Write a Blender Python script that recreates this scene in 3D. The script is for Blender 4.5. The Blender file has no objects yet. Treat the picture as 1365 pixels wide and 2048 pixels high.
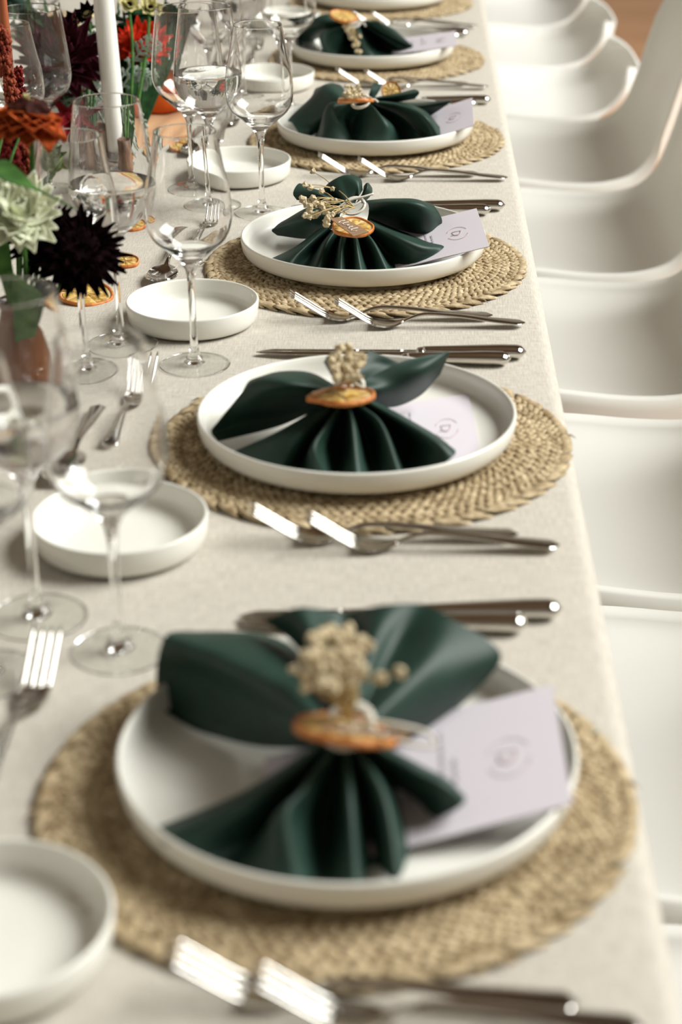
import bpy, bmesh, math, random
import numpy as np
from mathutils import Vector, Matrix, Euler

random.seed(7)
PI = math.pi
R = math.radians
S = bpy.context.scene
COL = S.collection

# ------------------------------------------------------------------ camera
F_PX, PITCH, YAW, ROLL = 3640.5, R(25.303), R(-2.318), R(-0.456)
CAM = np.array([0.0135, 0.0, 0.6346])           # table top is z = 0, floor is z = -0.74
W, H = 1365, 2048
_cp, _sp, _cy, _sy = math.cos(PITCH), math.sin(PITCH), math.cos(YAW), math.sin(YAW)
FW = np.array([_sy * _cp, _cy * _cp, -_sp])
_rt = np.array([_cy, -_sy, 0.0])
_up = np.cross(_rt, FW)
RT = _rt * math.cos(ROLL) + _up * math.sin(ROLL)
UP = -_rt * math.sin(ROLL) + _up * math.cos(ROLL)
cam_d = bpy.data.cameras.new('camera')
cam = bpy.data.objects.new('camera', cam_d)
COL.objects.link(cam)
cam_d.sensor_fit = 'VERTICAL'
cam_d.sensor_height = 36.0
cam_d.lens = 36.0 * F_PX / H
cam_d.clip_start = 0.02
cam.matrix_world = Matrix(((RT[0], UP[0], -FW[0], CAM[0]), (RT[1], UP[1], -FW[1], CAM[1]), (RT[2], UP[2], -FW[2], CAM[2]), (0, 0, 0, 1)))
cam_d.dof.use_dof = True
cam_d.dof.focus_distance = 2.04
cam_d.dof.aperture_fstop = 4.6
S.camera = cam

# ------------------------------------------------------------------ world, light, exposure
world = bpy.data.worlds.new('world')
S.world = world
world.use_nodes = True
wb = world.node_tree.nodes['Background']
wb.inputs['Color'].default_value = (0.93, 0.97, 1.0, 1)
wb.inputs['Strength'].default_value = 1.0


def area_light(name, loc, direction, sx, sy, power, color=(1, 1, 1)):
    d = bpy.data.lights.new(name, 'AREA')
    d.shape = 'RECTANGLE'
    d.size, d.size_y = sx, sy
    d.energy = power
    d.color = color
    o = bpy.data.objects.new(name, d)
    o.location = loc
    o.rotation_euler = Vector(direction).to_track_quat('-Z', 'Y').to_euler()
    COL.objects.link(o)
    return o


# daylight entering by the tall windows in the right-hand wall
area_light('window_daylight', (4.35, 2.5, 4.05), (-1, -0.08, -0.93), 4.0, 3.2, 740, (0.99, 1.0, 0.955))
S.view_settings.view_transform = 'Standard'
S.view_settings.look = 'None'
S.view_settings.gamma = 1.0
S.view_settings.use_curve_mapping = False
S.view_settings.exposure = 0.0
S.cycles.use_denoising = True
S.cycles.use_adaptive_sampling = True
S.cycles.adaptive_threshold = 0.03
S.cycles.max_bounces = 16
S.cycles.transmission_bounces = 16
S.cycles.glossy_bounces = 5
S.cycles.diffuse_bounces = 3
S.cycles.transparent_max_bounces = 8
S.cycles.sample_clamp_indirect = 30.0


# ------------------------------------------------------------------ helpers
def ray(px, py):
    return FW + RT * (px - W / 2) / F_PX - UP * (py - H / 2) / F_PX


def at(px, py, z=0.0):
    """Point of the room at height z above the table that the photograph shows at this pixel."""
    d = ray(px, py)
    return CAM + d * ((z - CAM[2]) / d[2])


def aty(px, py, y):
    d = ray(px, py)
    return CAM + d * ((y - CAM[1]) / d[1])


def tag(o, label, cat, group=None):
    o['label'] = label
    o['category'] = cat
    if group:
        o['group'] = group
    return o


def struct(o):
    o['kind'] = 'structure'
    return o


def empty(name, loc=(0, 0, 0), rz=0.0):
    o = bpy.data.objects.new(name, None)
    o.empty_display_size = 0.02
    o.location = loc
    o.rotation_euler = (0, 0, rz)
    COL.objects.link(o)
    return o


def link(name, me, parent=None, loc=(0, 0, 0), rot=(0, 0, 0), scale=(1, 1, 1)):
    o = bpy.data.objects.new(name, me)
    o.location = loc
    o.rotation_euler = rot
    o.scale = scale
    COL.objects.link(o)
    if parent:
        o.parent = parent
    return o


def copy_tree(o, loc=None, rz=None, parent=None):
    c = o.copy()
    COL.objects.link(c)
    if parent:
        c.parent = parent
    if loc is not None:
        c.location = loc
    if rz is not None:
        c.rotation_euler = (0, 0, rz)
    for ch in o.children:
        copy_tree(ch, parent=c)
    return c


class MB:
    """Collects vertices and faces of one mesh."""

    def __init__(s):
        s.v, s.f, s.m = [], [], []

    def add(s, vs, fs, mi=0):
        b = len(s.v)
        s.v += [tuple(map(float, p)) for p in vs]
        s.f += [tuple(b + i for i in f) for f in fs]
        s.m += [mi] * len(fs)

    def box(s, lo, hi, mi=0):
        x0, y0, z0 = lo
        x1, y1, z1 = hi
        s.add([(x0, y0, z0), (x1, y0, z0), (x1, y1, z0), (x0, y1, z0), (x0, y0, z1), (x1, y0, z1), (x1, y1, z1), (x0, y1, z1)],
              [(3, 2, 1, 0), (4, 5, 6, 7), (0, 1, 5, 4), (1, 2, 6, 5), (2, 3, 7, 6), (3, 0, 4, 7)], mi)

    def grid(s, P, closed_u=False, closed_v=False, mi=0, flip=False):
        P = np.asarray(P)
        n, m = P.shape[:2]
        fs = []
        for i in range(n if closed_u else n - 1):
            for j in range(m if closed_v else m - 1):
                a, b = i * m + j, i * m + (j + 1) % m
                c, d = ((i + 1) % n) * m + (j + 1) % m, ((i + 1) % n) * m + j
                fs.append((d, c, b, a) if flip else (a, b, c, d))
        s.add(P.reshape(-1, 3), fs, mi)

    def lathe(s, prof, seg=48, mi=0, c=(0, 0, 0)):
        b = len(s.v)
        rings = []
        for r, z in prof:
            if r < 1e-6:
                s.v.append((c[0], c[1], c[2] + z))
                rings.append([len(s.v) - 1])
            else:
                st = len(s.v)
                for k in range(seg):
                    a = 2 * PI * k / seg
                    s.v.append((c[0] + r * math.cos(a), c[1] + r * math.sin(a), c[2] + z))
                rings.append(list(range(st, st + seg)))
        for A, B in zip(rings, rings[1:]):
            for k in range(seg):
                k2 = (k + 1) % seg
                if len(A) == 1 and len(B) == 1:
                    continue
                if len(A) == 1:
                    f = (A[0], B[k2], B[k])
                elif len(B) == 1:
                    f = (A[k], A[k2], B[0])
                else:
                    f = (A[k], A[k2], B[k2], B[k])
                s.f.append(f)
                s.m.append(mi)

    def tube(s, pts, rad, seg=6, mi=0, flat=None, caps=True):
        """Tube along a polyline; rad number or list; flat = (half height factor) to squash along the frame normal."""
        P = [np.asarray(p, float) for p in pts]
        n = len(P)
        if not hasattr(rad, '__len__'):
            rad = [rad] * n
        t0 = P[1] - P[0]
        ref = np.array([0, 0, 1.0]) if abs(t0[2]) < 0.9 * np.linalg.norm(t0) else np.array([1.0, 0, 0])
        rings = []
        for i in range(n):
            t = P[min(i + 1, n - 1)] - P[max(i - 1, 0)]
            t = t / (np.linalg.norm(t) + 1e-12)
            sd = np.cross(t, ref)
            sd /= np.linalg.norm(sd) + 1e-12
            nn = np.cross(sd, t)
            ref = nn
            rings.append([P[i] + rad[i] * (math.cos(2 * PI * k / seg) * sd + (flat or 1.0) * math.sin(2 * PI * k / seg) * nn) for k in range(seg)])
        s.grid(rings, closed_v=True, mi=mi, flip=True)
        if caps:
            b = len(s.v) - n * seg
            s.f.append(tuple(b + k for k in range(seg)))
            s.m.append(mi)
            s.f.append(tuple(b + (n - 1) * seg + k for k in reversed(range(seg))))
            s.m.append(mi)

    def mesh(s, name, mats, smooth=True):
        me = bpy.data.meshes.new(name)
        me.from_pydata(s.v, [], s.f)
        for mt in (mats if isinstance(mats, (list, tuple)) else [mats]):
            me.materials.append(mt)
        if s.m and max(s.m) > 0:
            me.polygons.foreach_set('material_index', s.m)
        if smooth:
            me.polygons.foreach_set('use_smooth', [True] * len(me.polygons))
        me.update()
        return me

    def obj(s, name, mats, parent=None, smooth=True, **k):
        return link(name, s.mesh(name, mats, smooth), parent, **k)


def shift(mb, c):
    mb.v = [(x - c[0], y - c[1], z - c[2]) for x, y, z in mb.v]
    return mb


def crom(P, n):
    """Resample a polyline of points as a Catmull-Rom curve with n points (centripetal-ish by chord length)."""
    P = np.asarray(P, float)
    k = len(P)
    if k == 2:
        t = np.linspace(0, 1, n)[:, None]
        return P[0] * (1 - t) + P[1] * t
    Q = np.vstack([2 * P[0] - P[1], P, 2 * P[-1] - P[-2]])
    out = []
    for u in np.linspace(0, k - 1, n):
        i = min(int(u), k - 2)
        t = u - i
        a, b, c, d = Q[i], Q[i + 1], Q[i + 2], Q[i + 3]
        out.append(0.5 * (2 * b + (c - a) * t + (2 * a - 5 * b + 4 * c - d) * t * t + (3 * b - a - 3 * c + d) * t ** 3))
    return np.array(out)


def sheet(mb, G, th, mi=0):
    """A cloth or leaf of thickness th over a grid of points."""
    G = np.asarray(G)
    du = np.gradient(G, axis=0)
    dv = np.gradient(G, axis=1)
    N = np.cross(du, dv)
    N /= np.linalg.norm(N, axis=2, keepdims=True) + 1e-12
    A, B = G + N * th / 2, G - N * th / 2
    n, m = G.shape[:2]
    mb.grid(A, mi=mi)
    mb.grid(B, mi=mi, flip=True)
    rim = [(i, 0) for i in range(n)] + [(n - 1, j) for j in range(1, m)] + [(i, m - 1) for i in range(n - 2, -1, -1)] + [(0, j) for j in range(m - 2, 0, -1)]
    ra = [A[i, j] for i, j in rim]
    rb = [B[i, j] for i, j in rim]
    mb.grid([ra, rb], closed_v=True, mi=mi)


# ------------------------------------------------------------------ materials
MATS = {}


def mat(name, color, rough=0.5, metal=0.0, spec=0.5, **kw):
    m = bpy.data.materials.new(name)
    m.use_nodes = True
    b = m.node_tree.nodes['Principled BSDF']
    b.inputs['Base Color'].default_value = (*color, 1)
    b.inputs['Roughness'].default_value = rough
    b.inputs['Metallic'].default_value = metal
    b.inputs['Specular IOR Level'].default_value = spec
    for k, v in kw.items():
        b.inputs[k.replace('_', ' ')].default_value = v
    MATS[name] = m
    return m


def nodes(m):
    return m.node_tree.nodes, m.node_tree.links, m.node_tree.nodes['Principled BSDF']


def noise_color(m, c1, c2, scale, detail=3.0, coord='Object', rng=(0.35, 0.65), stretch=None):
    N, L, b = nodes(m)
    tc = N.new('ShaderNodeTexCoord')
    nz = N.new('ShaderNodeTexNoise')
    nz.inputs['Scale'].default_value = scale
    nz.inputs['Detail'].default_value = detail
    cr = N.new('ShaderNodeValToRGB')
    cr.color_ramp.elements[0].position, cr.color_ramp.elements[1].position = rng
    cr.color_ramp.elements[0].color = (*c1, 1)
    cr.color_ramp.elements[1].color = (*c2, 1)
    if stretch:
        mp = N.new('ShaderNodeMapping')
        mp.inputs['Scale'].default_value = stretch
        L.new(tc.outputs[coord], mp.inputs['Vector'])
        L.new(mp.outputs['Vector'], nz.inputs['Vector'])
    else:
        L.new(tc.outputs[coord], nz.inputs['Vector'])
    L.new(nz.outputs['Fac'], cr.inputs['Fac'])
    L.new(cr.outputs['Color'], b.inputs['Base Color'])
    return tc, nz, cr


def add_bump(m, scale, strength, dist=0.001, detail=2.0, coord='Object', stretch=None):
    N, L, b = nodes(m)
    tc = N.new('ShaderNodeTexCoord')
    nz = N.new('ShaderNodeTexNoise')
    nz.inputs['Scale'].default_value = scale
    nz.inputs['Detail'].default_value = detail
    if stretch:
        mp = N.new('ShaderNodeMapping')
        mp.inputs['Scale'].default_value = stretch
        L.new(tc.outputs[coord], mp.inputs['Vector'])
        L.new(mp.outputs['Vector'], nz.inputs['Vector'])
    else:
        L.new(tc.outputs[coord], nz.inputs['Vector'])
    bp = N.new('ShaderNodeBump')
    bp.inputs['Strength'].default_value = strength
    bp.inputs['Distance'].default_value = dist
    L.new(nz.outputs['Fac'], bp.inputs['Height'])
    L.new(bp.outputs['Normal'], b.inputs['Normal'])
    return bp


# linen: two stretched noises make slubby warp and weft threads
linen = mat('linen', (0.60, 0.55, 0.47), 0.9, spec=0.15)
N_, L_, b_ = nodes(linen)
tc_ = N_.new('ShaderNodeTexCoord')
facs = []
for st in ((900, 60, 1), (60, 900, 1)):
    mp_ = N_.new('ShaderNodeMapping')
    mp_.inputs['Scale'].default_value = st
    nz_ = N_.new('ShaderNodeTexNoise')
    nz_.inputs['Scale'].default_value = 1.0
    nz_.inputs['Detail'].default_value = 2.0
    L_.new(tc_.outputs['Object'], mp_.inputs['Vector'])
    L_.new(mp_.outputs['Vector'], nz_.inputs['Vector'])
    facs.append(nz_)
ad_ = N_.new('ShaderNodeMath')
ad_.operation = 'ADD'
L_.new(facs[0].outputs['Fac'], ad_.inputs[0])
L_.new(facs[1].outputs['Fac'], ad_.inputs[1])
cr_ = N_.new('ShaderNodeValToRGB')
cr_.color_ramp.elements[0].position, cr_.color_ramp.elements[1].position = 0.35, 0.68
cr_.color_ramp.elements[0].color = (0.43, 0.395, 0.34, 1)
cr_.color_ramp.elements[1].color = (0.645, 0.60, 0.525, 1)
hv_ = N_.new('ShaderNodeMath')
hv_.operation = 'MULTIPLY'
hv_.inputs[1].default_value = 0.5
L_.new(ad_.outputs[0], hv_.inputs[0])
L_.new(hv_.outputs[0], cr_.inputs['Fac'])
L_.new(cr_.outputs['Color'], b_.inputs['Base Color'])
big_ = N_.new('ShaderNodeTexNoise')
big_.inputs['Scale'].default_value = 7.0
big_.inputs['Detail'].default_value = 1.0
L_.new(tc_.outputs['Object'], big_.inputs['Vector'])
bp2_ = N_.new('ShaderNodeBump')
bp2_.inputs['Strength'].default_value = 0.5
bp2_.inputs['Distance'].default_value = 0.006
L_.new(big_.outputs['Fac'], bp2_.inputs['Height'])
bp_ = N_.new('ShaderNodeBump')
bp_.inputs['Strength'].default_value = 0.5
bp_.inputs['Distance'].default_value = 0.0006
L_.new(ad_.outputs[0], bp_.inputs['Height'])
L_.new(bp2_.outputs['Normal'], bp_.inputs['Normal'])
L_.new(bp_.outputs['Normal'], b_.inputs['Normal'])

ceramic = mat('off_white_glazed_ceramic', (0.80, 0.785, 0.72), 0.22, spec=0.5)
napkin_m = mat('dark_green_napkin_cloth', (0.008, 0.030, 0.022), 0.5, spec=0.3, Sheen_Weight=0.0)
napkin_m.node_tree.nodes['Principled BSDF'].inputs['Sheen Tint'].default_value = (0.5, 0.72, 0.62, 1)
noise_color(napkin_m, (0.012, 0.034, 0.024), (0.017, 0.045, 0.033), 30, 4)
add_bump(napkin_m, 900, 0.18, 0.0004)
straw = mat('seagrass_straw', (0.5, 0.4, 0.24), 0.72, spec=0.3)
noise_color(straw, (0.26, 0.18, 0.09), (0.60, 0.48, 0.305), 90, 4, rng=(0.3, 0.7))
add_bump(straw, 260, 0.5, 0.001, 3)
straw_dark = mat('straw_underlayer', (0.22, 0.16, 0.08), 0.9, spec=0.1)
steel = mat('polished_steel', (0.66, 0.64, 0.60), 0.13, metal=1.0)
card_m = mat('lavender_card', (0.68, 0.63, 0.68), 0.75, spec=0.2)
ink_m = mat('grey_ink', (0.42, 0.39, 0.43), 0.8, spec=0.1)
ink_red = mat('rose_ink', (0.50, 0.34, 0.35), 0.8, spec=0.1)
white_ink = mat('white_ink', (0.9, 0.88, 0.84), 0.6)
kraft = mat('kraft_wood', (0.33, 0.20, 0.115), 0.7, spec=0.3)
noise_color(kraft, (0.27, 0.16, 0.09), (0.40, 0.255, 0.15), 60, 3, stretch=(1, 8, 1))
rind_m = mat('orange_rind', (0.55, 0.17, 0.03), 0.5)
noise_color(rind_m, (0.42, 0.11, 0.02), (0.66, 0.25, 0.05), 150, 2)
pulp_m = mat('dried_orange_pulp', (0.55, 0.33, 0.08), 0.45)
noise_color(pulp_m, (0.36, 0.17, 0.025), (0.70, 0.48, 0.14), 220, 3)
pith_m = mat('orange_pith', (0.72, 0.55, 0.30), 0.6)
bloom_m = mat('dried_cream_blossom', (0.66, 0.56, 0.38), 0.85, spec=0.1)
noise_color(bloom_m, (0.44, 0.33, 0.18), (0.72, 0.63, 0.45), 300, 3)
twig_m = mat('dry_twig', (0.42, 0.31, 0.14), 0.8)
twine_m = mat('white_twine', (0.70, 0.66, 0.58), 0.9)
plastic = mat('white_moulded_plastic', (0.80, 0.79, 0.745), 0.38, spec=0.4)
leg_wood = mat('beech_leg', (0.45, 0.28, 0.14), 0.5)
black_metal = mat('black_metal', (0.02, 0.02, 0.02), 0.45)
glass_m = bpy.data.materials.new('clear_glass')
glass_m.use_nodes = True
gb = glass_m.node_tree.nodes['Principled BSDF']
gb.inputs['Base Color'].default_value = (1, 1, 1, 1)
gb.inputs['Roughness'].default_value = 0.0
gb.inputs['IOR'].default_value = 1.43
gb.inputs['Transmission Weight'].default_value = 1.0
# thin sheet glass for the flat feet: passes light straight on, mirrors at glancing angles
thin_glass = bpy.data.materials.new('thin_clear_glass')
thin_glass.use_nodes = True
tn, tl = thin_glass.node_tree.nodes, thin_glass.node_tree.links
tn.clear()
t_out, t_mix, t_tr, t_gl, t_lw, t_pw, t_ma = (tn.new(n) for n in ('ShaderNodeOutputMaterial', 'ShaderNodeMixShader', 'ShaderNodeBsdfTransparent', 'ShaderNodeBsdfGlossy', 'ShaderNodeLayerWeight', 'ShaderNodeMath', 'ShaderNodeMath'))
t_tr.inputs['Color'].default_value = (0.985, 0.99, 0.985, 1)
t_gl.inputs['Roughness'].default_value = 0.0
t_pw.operation, t_ma.operation = 'POWER', 'MULTIPLY_ADD'
t_pw.inputs[1].default_value = 5.0
t_ma.inputs[1].default_value, t_ma.inputs[2].default_value = 0.9, 0.03
tl.new(t_lw.outputs['Facing'], t_pw.inputs[0])
tl.new(t_pw.outputs[0], t_ma.inputs[0])
tl.new(t_ma.outputs[0], t_mix.inputs['Fac'])
tl.new(t_tr.outputs[0], t_mix.inputs[1])
tl.new(t_gl.outputs[0], t_mix.inputs[2])
tl.new(t_mix.outputs[0], t_out.inputs['Surface'])
water_m = bpy.data.materials.new('water')
water_m.use_nodes = True
gb = water_m.node_tree.nodes['Principled BSDF']
gb.inputs['Base Color'].default_value = (0.99, 0.995, 0.99, 1)
gb.inputs['Roughness'].default_value = 0.0
gb.inputs['IOR'].default_value = 1.33
gb.inputs['Transmission Weight'].default_value = 1.0
amber_m = mat('amber_glass', (0.14, 0.042, 0.008), 0.08)
wax_m = mat('white_wax', (0.86, 0.84, 0.78), 0.45, Subsurface_Weight=0.15)
wax_m.node_tree.nodes['Principled BSDF'].inputs['Subsurface Radius'].default_value = (0.01, 0.008, 0.006)
rust_wax = mat('rust_wax', (0.36, 0.09, 0.03), 0.45)
bark_m = mat('crackled_brown_bark', (0.16, 0.085, 0.05), 0.6)
noise_color(bark_m, (0.07, 0.035, 0.02), (0.30, 0.165, 0.10), 90, 5, stretch=(1, 1, 0.35))
add_bump(bark_m, 110, 0.9, 0.003, 4, stretch=(1, 1, 0.3))
brass = mat('brass', (0.75, 0.55, 0.25), 0.25, metal=1.0)


def petal_mat(name, c1, c2, rough=0.55):
    m = mat(name, c1, max(rough, .75), spec=0.12)
    noise_color(m, c1, c2, 60, 2)
    return m


black_petal = petal_mat('black_burgundy_petal', (0.003, 0.001, 0.0015), (0.007, 0.002, 0.003), 0.95)
black_petal.node_tree.nodes['Principled BSDF'].inputs['Specular IOR Level'].default_value = 0.03
burg_petal = petal_mat('burgundy_petal', (0.035, 0.004, 0.010), (0.075, 0.010, 0.020))
red_petal = petal_mat('scarlet_petal', (0.50, 0.015, 0.008), (0.70, 0.05, 0.015))
crimson_petal = petal_mat('crimson_petal', (0.14, 0.004, 0.008), (0.26, 0.012, 0.018))
darkred_m = petal_mat('dark_red_tassel', (0.09, 0.006, 0.006), (0.20, 0.02, 0.015), 0.8)
orange_petal = petal_mat('orange_petal', (0.33, 0.030, 0.010), (0.50, 0.11, 0.022))
pale_petal = petal_mat('pale_green_white_petal', (0.62, 0.65, 0.42), (0.82, 0.84, 0.66))
zheart_m = petal_mat('dark_red_brown_heart', (0.025, 0.006, 0.004), (0.06, 0.012, 0.006))
yellow_petal = petal_mat('pale_yellow_petal', (0.58, 0.52, 0.20), (0.74, 0.70, 0.40))
amaranth_m = petal_mat('rust_red_tassel', (0.16, 0.025, 0.015), (0.30, 0.07, 0.035), 0.8)
leaf_m = petal_mat('green_leaf', (0.030, 0.085, 0.018), (0.060, 0.14, 0.03))
darkleaf_m = petal_mat('dark_green_leaf', (0.010, 0.035, 0.012), (0.020, 0.06, 0.018))
silver_leaf = petal_mat('silver_green_leaf', (0.30, 0.36, 0.29), (0.46, 0.52, 0.45), 0.8)
bud_m = petal_mat('green_bud', (0.11, 0.17, 0.03), (0.28, 0.34, 0.10))
peach_m = mat('plain_peach', (0.62, 0.36, 0.20), 0.7, spec=0.2)
orange_m = mat('plain_orange', (0.60, 0.10, 0.01), 0.6, spec=0.2)

# ------------------------------------------------------------------ the room
floor_m = mat('warm_wood_floor', (0.55, 0.28, 0.13), 0.45)
noise_color(floor_m, (0.50, 0.25, 0.12), (0.64, 0.35, 0.18), 2.5, 4, stretch=(1, 9, 1))
wall_m = mat('warm_plaster', (0.36, 0.35, 0.32), 0.9, spec=0.1)
light_wall = mat('white_plaster', (0.72, 0.71, 0.66), 0.9, spec=0.1)
ceil_m = mat('dark_timber_ceiling', (0.16, 0.11, 0.07), 0.8, spec=0.2)
noise_color(ceil_m, (0.13, 0.085, 0.05), (0.20, 0.14, 0.09), 3, 4, stretch=(9, 1, 1))
frame_m = mat('window_frame_paint', (0.12, 0.11, 0.10), 0.5)
X0, X1, Y0, Y1, Z0, Z1 = -5.0, 4.2, -4.0, 11.0, -0.74, 6.6


def room_box(name, lo, hi, m):
    b = MB()
    b.box(lo, hi)
    return struct(b.obj(name, m, smooth=False))


room_box('floor', (X0 - .1, Y0 - .1, Z0 - 0.1), (X1 + .1, Y1 + .1, Z0), floor_m)
room_box('ceiling', (X0 - .1, Y0 - .1, Z1), (X1 + .1, Y1 + .1, Z1 + 0.1), ceil_m)
room_box('wall_left', (X0 - 0.1, Y0, Z0), (X0, Y1, Z1), light_wall)
room_box('wall_near', (X0 - .1, Y0 - 0.1, Z0), (X1 + .1, Y0, Z1), wall_m)
WY0, WY1, WZ0, WZ1 = 0.0, 5.0, 2.1, 6.0
wr = MB()
wr.box((X1, Y0, Z0), (X1 + 0.1, Y1, WZ0))
wr.box((X1, Y0, WZ1), (X1 + 0.1, Y1, Z1))
wr.box((X1, Y0, WZ0), (X1 + 0.1, WY0, WZ1))
wr.box((X1, WY1, WZ0), (X1 + 0.1, Y1, WZ1))
struct(wr.obj('wall_right', wall_m, smooth=False))
room_box('wall_far', (X0, Y1, Z0), (X1, Y1 + 0.1, Z1), light_wall)
for n_ in range(3):
    ya, yb = WY0 + (WY1 - WY0) * n_ / 3, WY0 + (WY1 - WY0) * (n_ + 1) / 3
    wn = MB()
    for lo, hi in (((X1, ya, WZ0), (X1 + .06, ya + .04, WZ1)), ((X1, yb - .04, WZ0), (X1 + .06, yb, WZ1)),
                   ((X1, ya, WZ0), (X1 + .06, yb, WZ0 + .06)), ((X1, ya, WZ1 - .06), (X1 + .06, yb, WZ1)),
                   ((X1, ya, 4.28), (X1 + .05, yb, 4.32))):
        wn.box(lo, hi)
    struct(wn.obj('window_%d' % (n_ + 1), frame_m, smooth=False))

# ------------------------------------------------------------------ table and cloth
EDGE_R, EDGE_L, TY0, TY1 = 0.157, -0.985, -0.6, 5.3
table = tag(empty('dining_table', (-0.41, 2.3, -0.74)), 'long dining table hidden beneath the beige linen cloth', 'table')
b = MB()
b.box((EDGE_L + .41 + .012, TY0 - 2.3 + .012, 0.70), (EDGE_R + .41 - .012, TY1 - 2.3 - .012, 0.7365))
b.obj('tabletop', leg_wood, table, smooth=False)
for lx in (-0.45, 0.38):
    for ly in (-2.7, 0.0, 2.7):
        b = MB()
        b.box((lx - .03, ly - .03, 0), (lx + .03, ly + .03, 0.70))
        b.obj('leg', leg_wood, table, smooth=False)
# cloth: cross-section with soft rounded edges and a rippled drop on both long sides
sec = []
for k in range(7):
    sec.append((EDGE_L - 0.004, -0.21 + 0.028 * k, 1.0 - k / 7))
for a in np.linspace(180, 90, 6):
    sec.append((EDGE_L + 0.012 + 0.014 * math.cos(R(a)), -0.014 + 0.014 * math.sin(R(a)), 0))
for k in range(1, 30):
    sec.append((EDGE_L + 0.012 + (EDGE_R - EDGE_L - 0.024) * k / 30, 0.0, 0))
for a in np.linspace(90, 0, 6):
    sec.append((EDGE_R - 0.012 + 0.014 * math.cos(R(a)), -0.014 + 0.014 * math.sin(R(a)), 0))
for k in range(7):
    sec.append((EDGE_R + 0.004, -0.042 - 0.028 * k, (k + 1) / 7))
G = []
ny = 150
for j in range(ny + 1):
    y = TY0 + (TY1 - TY0) * j / ny
    row = []
    for x, z, d in sec:
        rip = 0.008 * d * (math.sin(y * 9.1) + 0.6 * math.sin(y * 17.3 + 1.0)) if d else 0
        sgn = 1 if x > 0 else -1
        row.append((x + sgn * (rip + 0.012 * d), y, z))
    G.append(row)
cb = MB()
cb.grid(G, flip=True)
# end drops
for yy, row in ((TY0, G[0]), (TY1, G[-1])):
    top = [(p[0], yy, p[2]) for p in row]
    low = [(p[0], yy, min(p[2], -0.20)) for p in row]
    cb.grid([top, low], flip=(yy == TY0))
cloth = cb.obj('tablecloth', linen)
tag(cloth, 'beige linen tablecloth covering the long dining table', 'tablecloth')

# ------------------------------------------------------------------ shell chairs
def make_shell(low):
    prof = [(0.055, -0.330, .170), (0.075, -0.316, .208), (0.13, -0.310, .230), (0.22, -0.316, .242), (0.31, -0.324, .244), (0.39, -0.322, .240),
            (0.455, -0.302, .232), (0.500, -0.255, .224), (0.526, -0.19, .220), (0.548, -0.11, .220), (0.572, -0.03, .220), (0.598, 0.045, .203), (0.610, 0.080, .170)]
    if low:
        prof = prof[:8] + [(0.514, -0.225, .21), (0.522, -0.205, .17)]
    prof = crom(prof, 40)
    nv = 21
    G = []
    for i, (x, z, w) in enumerate(prof):
        t = prof[min(i + 1, 39)][:2] - prof[max(i - 1, 0)][:2]
        t = t / np.linalg.norm(t)
        nrm = np.array([-t[1], t[0]])          # points up on the seat, forward on the back
        s = i / 39
        lift = 0.040 * min(1, s / 0.16) * (1 if s < 0.80 or low else max(0.25, 1 - (s - 0.80) / 0.2 * 0.75))
        row = []
        sk = 0.034 * min(1, s / 0.12) * (1 if s < 0.45 else max(0.2, 1 - (s - 0.45) / 0.25))
        for k in range(nv):
            v = -1 + 2 * k / (nv - 1)
            e = lift * (abs(v) ** 2.6)
            if k in (0, nv - 1):
                sg = 1 if k else -1
                for f_, d_ in (((1, 1.0), (.55, .45), (.22, .10)) if k == 0 else ()):
                    row.append((x + nrm[0] * (e - sk * d_), sg * (w * 1.02 + .009 * f_), z + nrm[1] * (e - sk * d_)))
            row.append((x + nrm[0] * e, w * math.sin(v * PI / 2 * 0.98) * (1.0 + 0.02 * abs(v) ** 8), z + nrm[1] * e))
        for f_, d_ in ((.22, .10), (.55, .45), (1, 1.0)):
            row.append((x + nrm[0] * (lift - sk * d_), w * 1.02 + .009 * f_, z + nrm[1] * (lift - sk * d_)))
        G.append(row)
    mb = MB()
    sheet(mb, G, 0.007)
    return mb


SHELL = make_shell(False).mesh('shell', plastic)
SHELL_LOW = make_shell(True).mesh('low_shell', plastic)
legs_me = []
for sx, sy in ((0.16, -0.13), (0.16, 0.13), (0.42, -0.13), (0.42, 0.13)):
    lm = MB()
    ex = sx + (0.05 if sx > 0.3 else -0.05)
    ey = sy * 1.6
    lm.tube([(sx, sy, -0.335), ((sx + ex) / 2, (sy + ey) / 2, -0.53), (ex, ey, -0.74)], [0.014, 0.014, 0.009], 10)
    legs_me.append(lm.mesh('leg', leg_wood))
br = MB()
for a_, b_2 in (((0.15, -0.14, -0.44), (0.43, 0.14, -0.36)), ((0.15, 0.14, -0.44), (0.43, -0.14, -0.36)), ((0.15, -0.14, -0.36), (0.15, 0.14, -0.36)), ((0.42, -0.14, -0.36), (0.42, 0.14, -0.36)), ((0.16, 0, -0.345), (0.42, 0, -0.345))):
    br.tube([a_, b_2], 0.005, 6)
BRACE = br.mesh('brace', black_metal)
ORD = ['nearest', 'second', 'third', 'fourth', 'fifth', 'sixth', 'seventh', 'eighth', 'ninth']
CHAIRS = [0.92, 1.45, 1.985, 2.56, 3.10, 3.655, 4.20, 4.74, 5.27]
for i, y in enumerate(CHAIRS):
    c = empty('shell_chair', (0.0, y, 0.0))
    low = i >= 6
    lab = 'white moulded shell chair, %s in the row along the table' % (ORD[i] if i else 'nearest to the camera')
    tag(c, lab, 'chair', 'white shell chairs along the right side')
    link('shell', SHELL_LOW if low else SHELL, c)
    for lme in legs_me:
        link('leg', lme, c)
    link('brace', BRACE, c)

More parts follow.
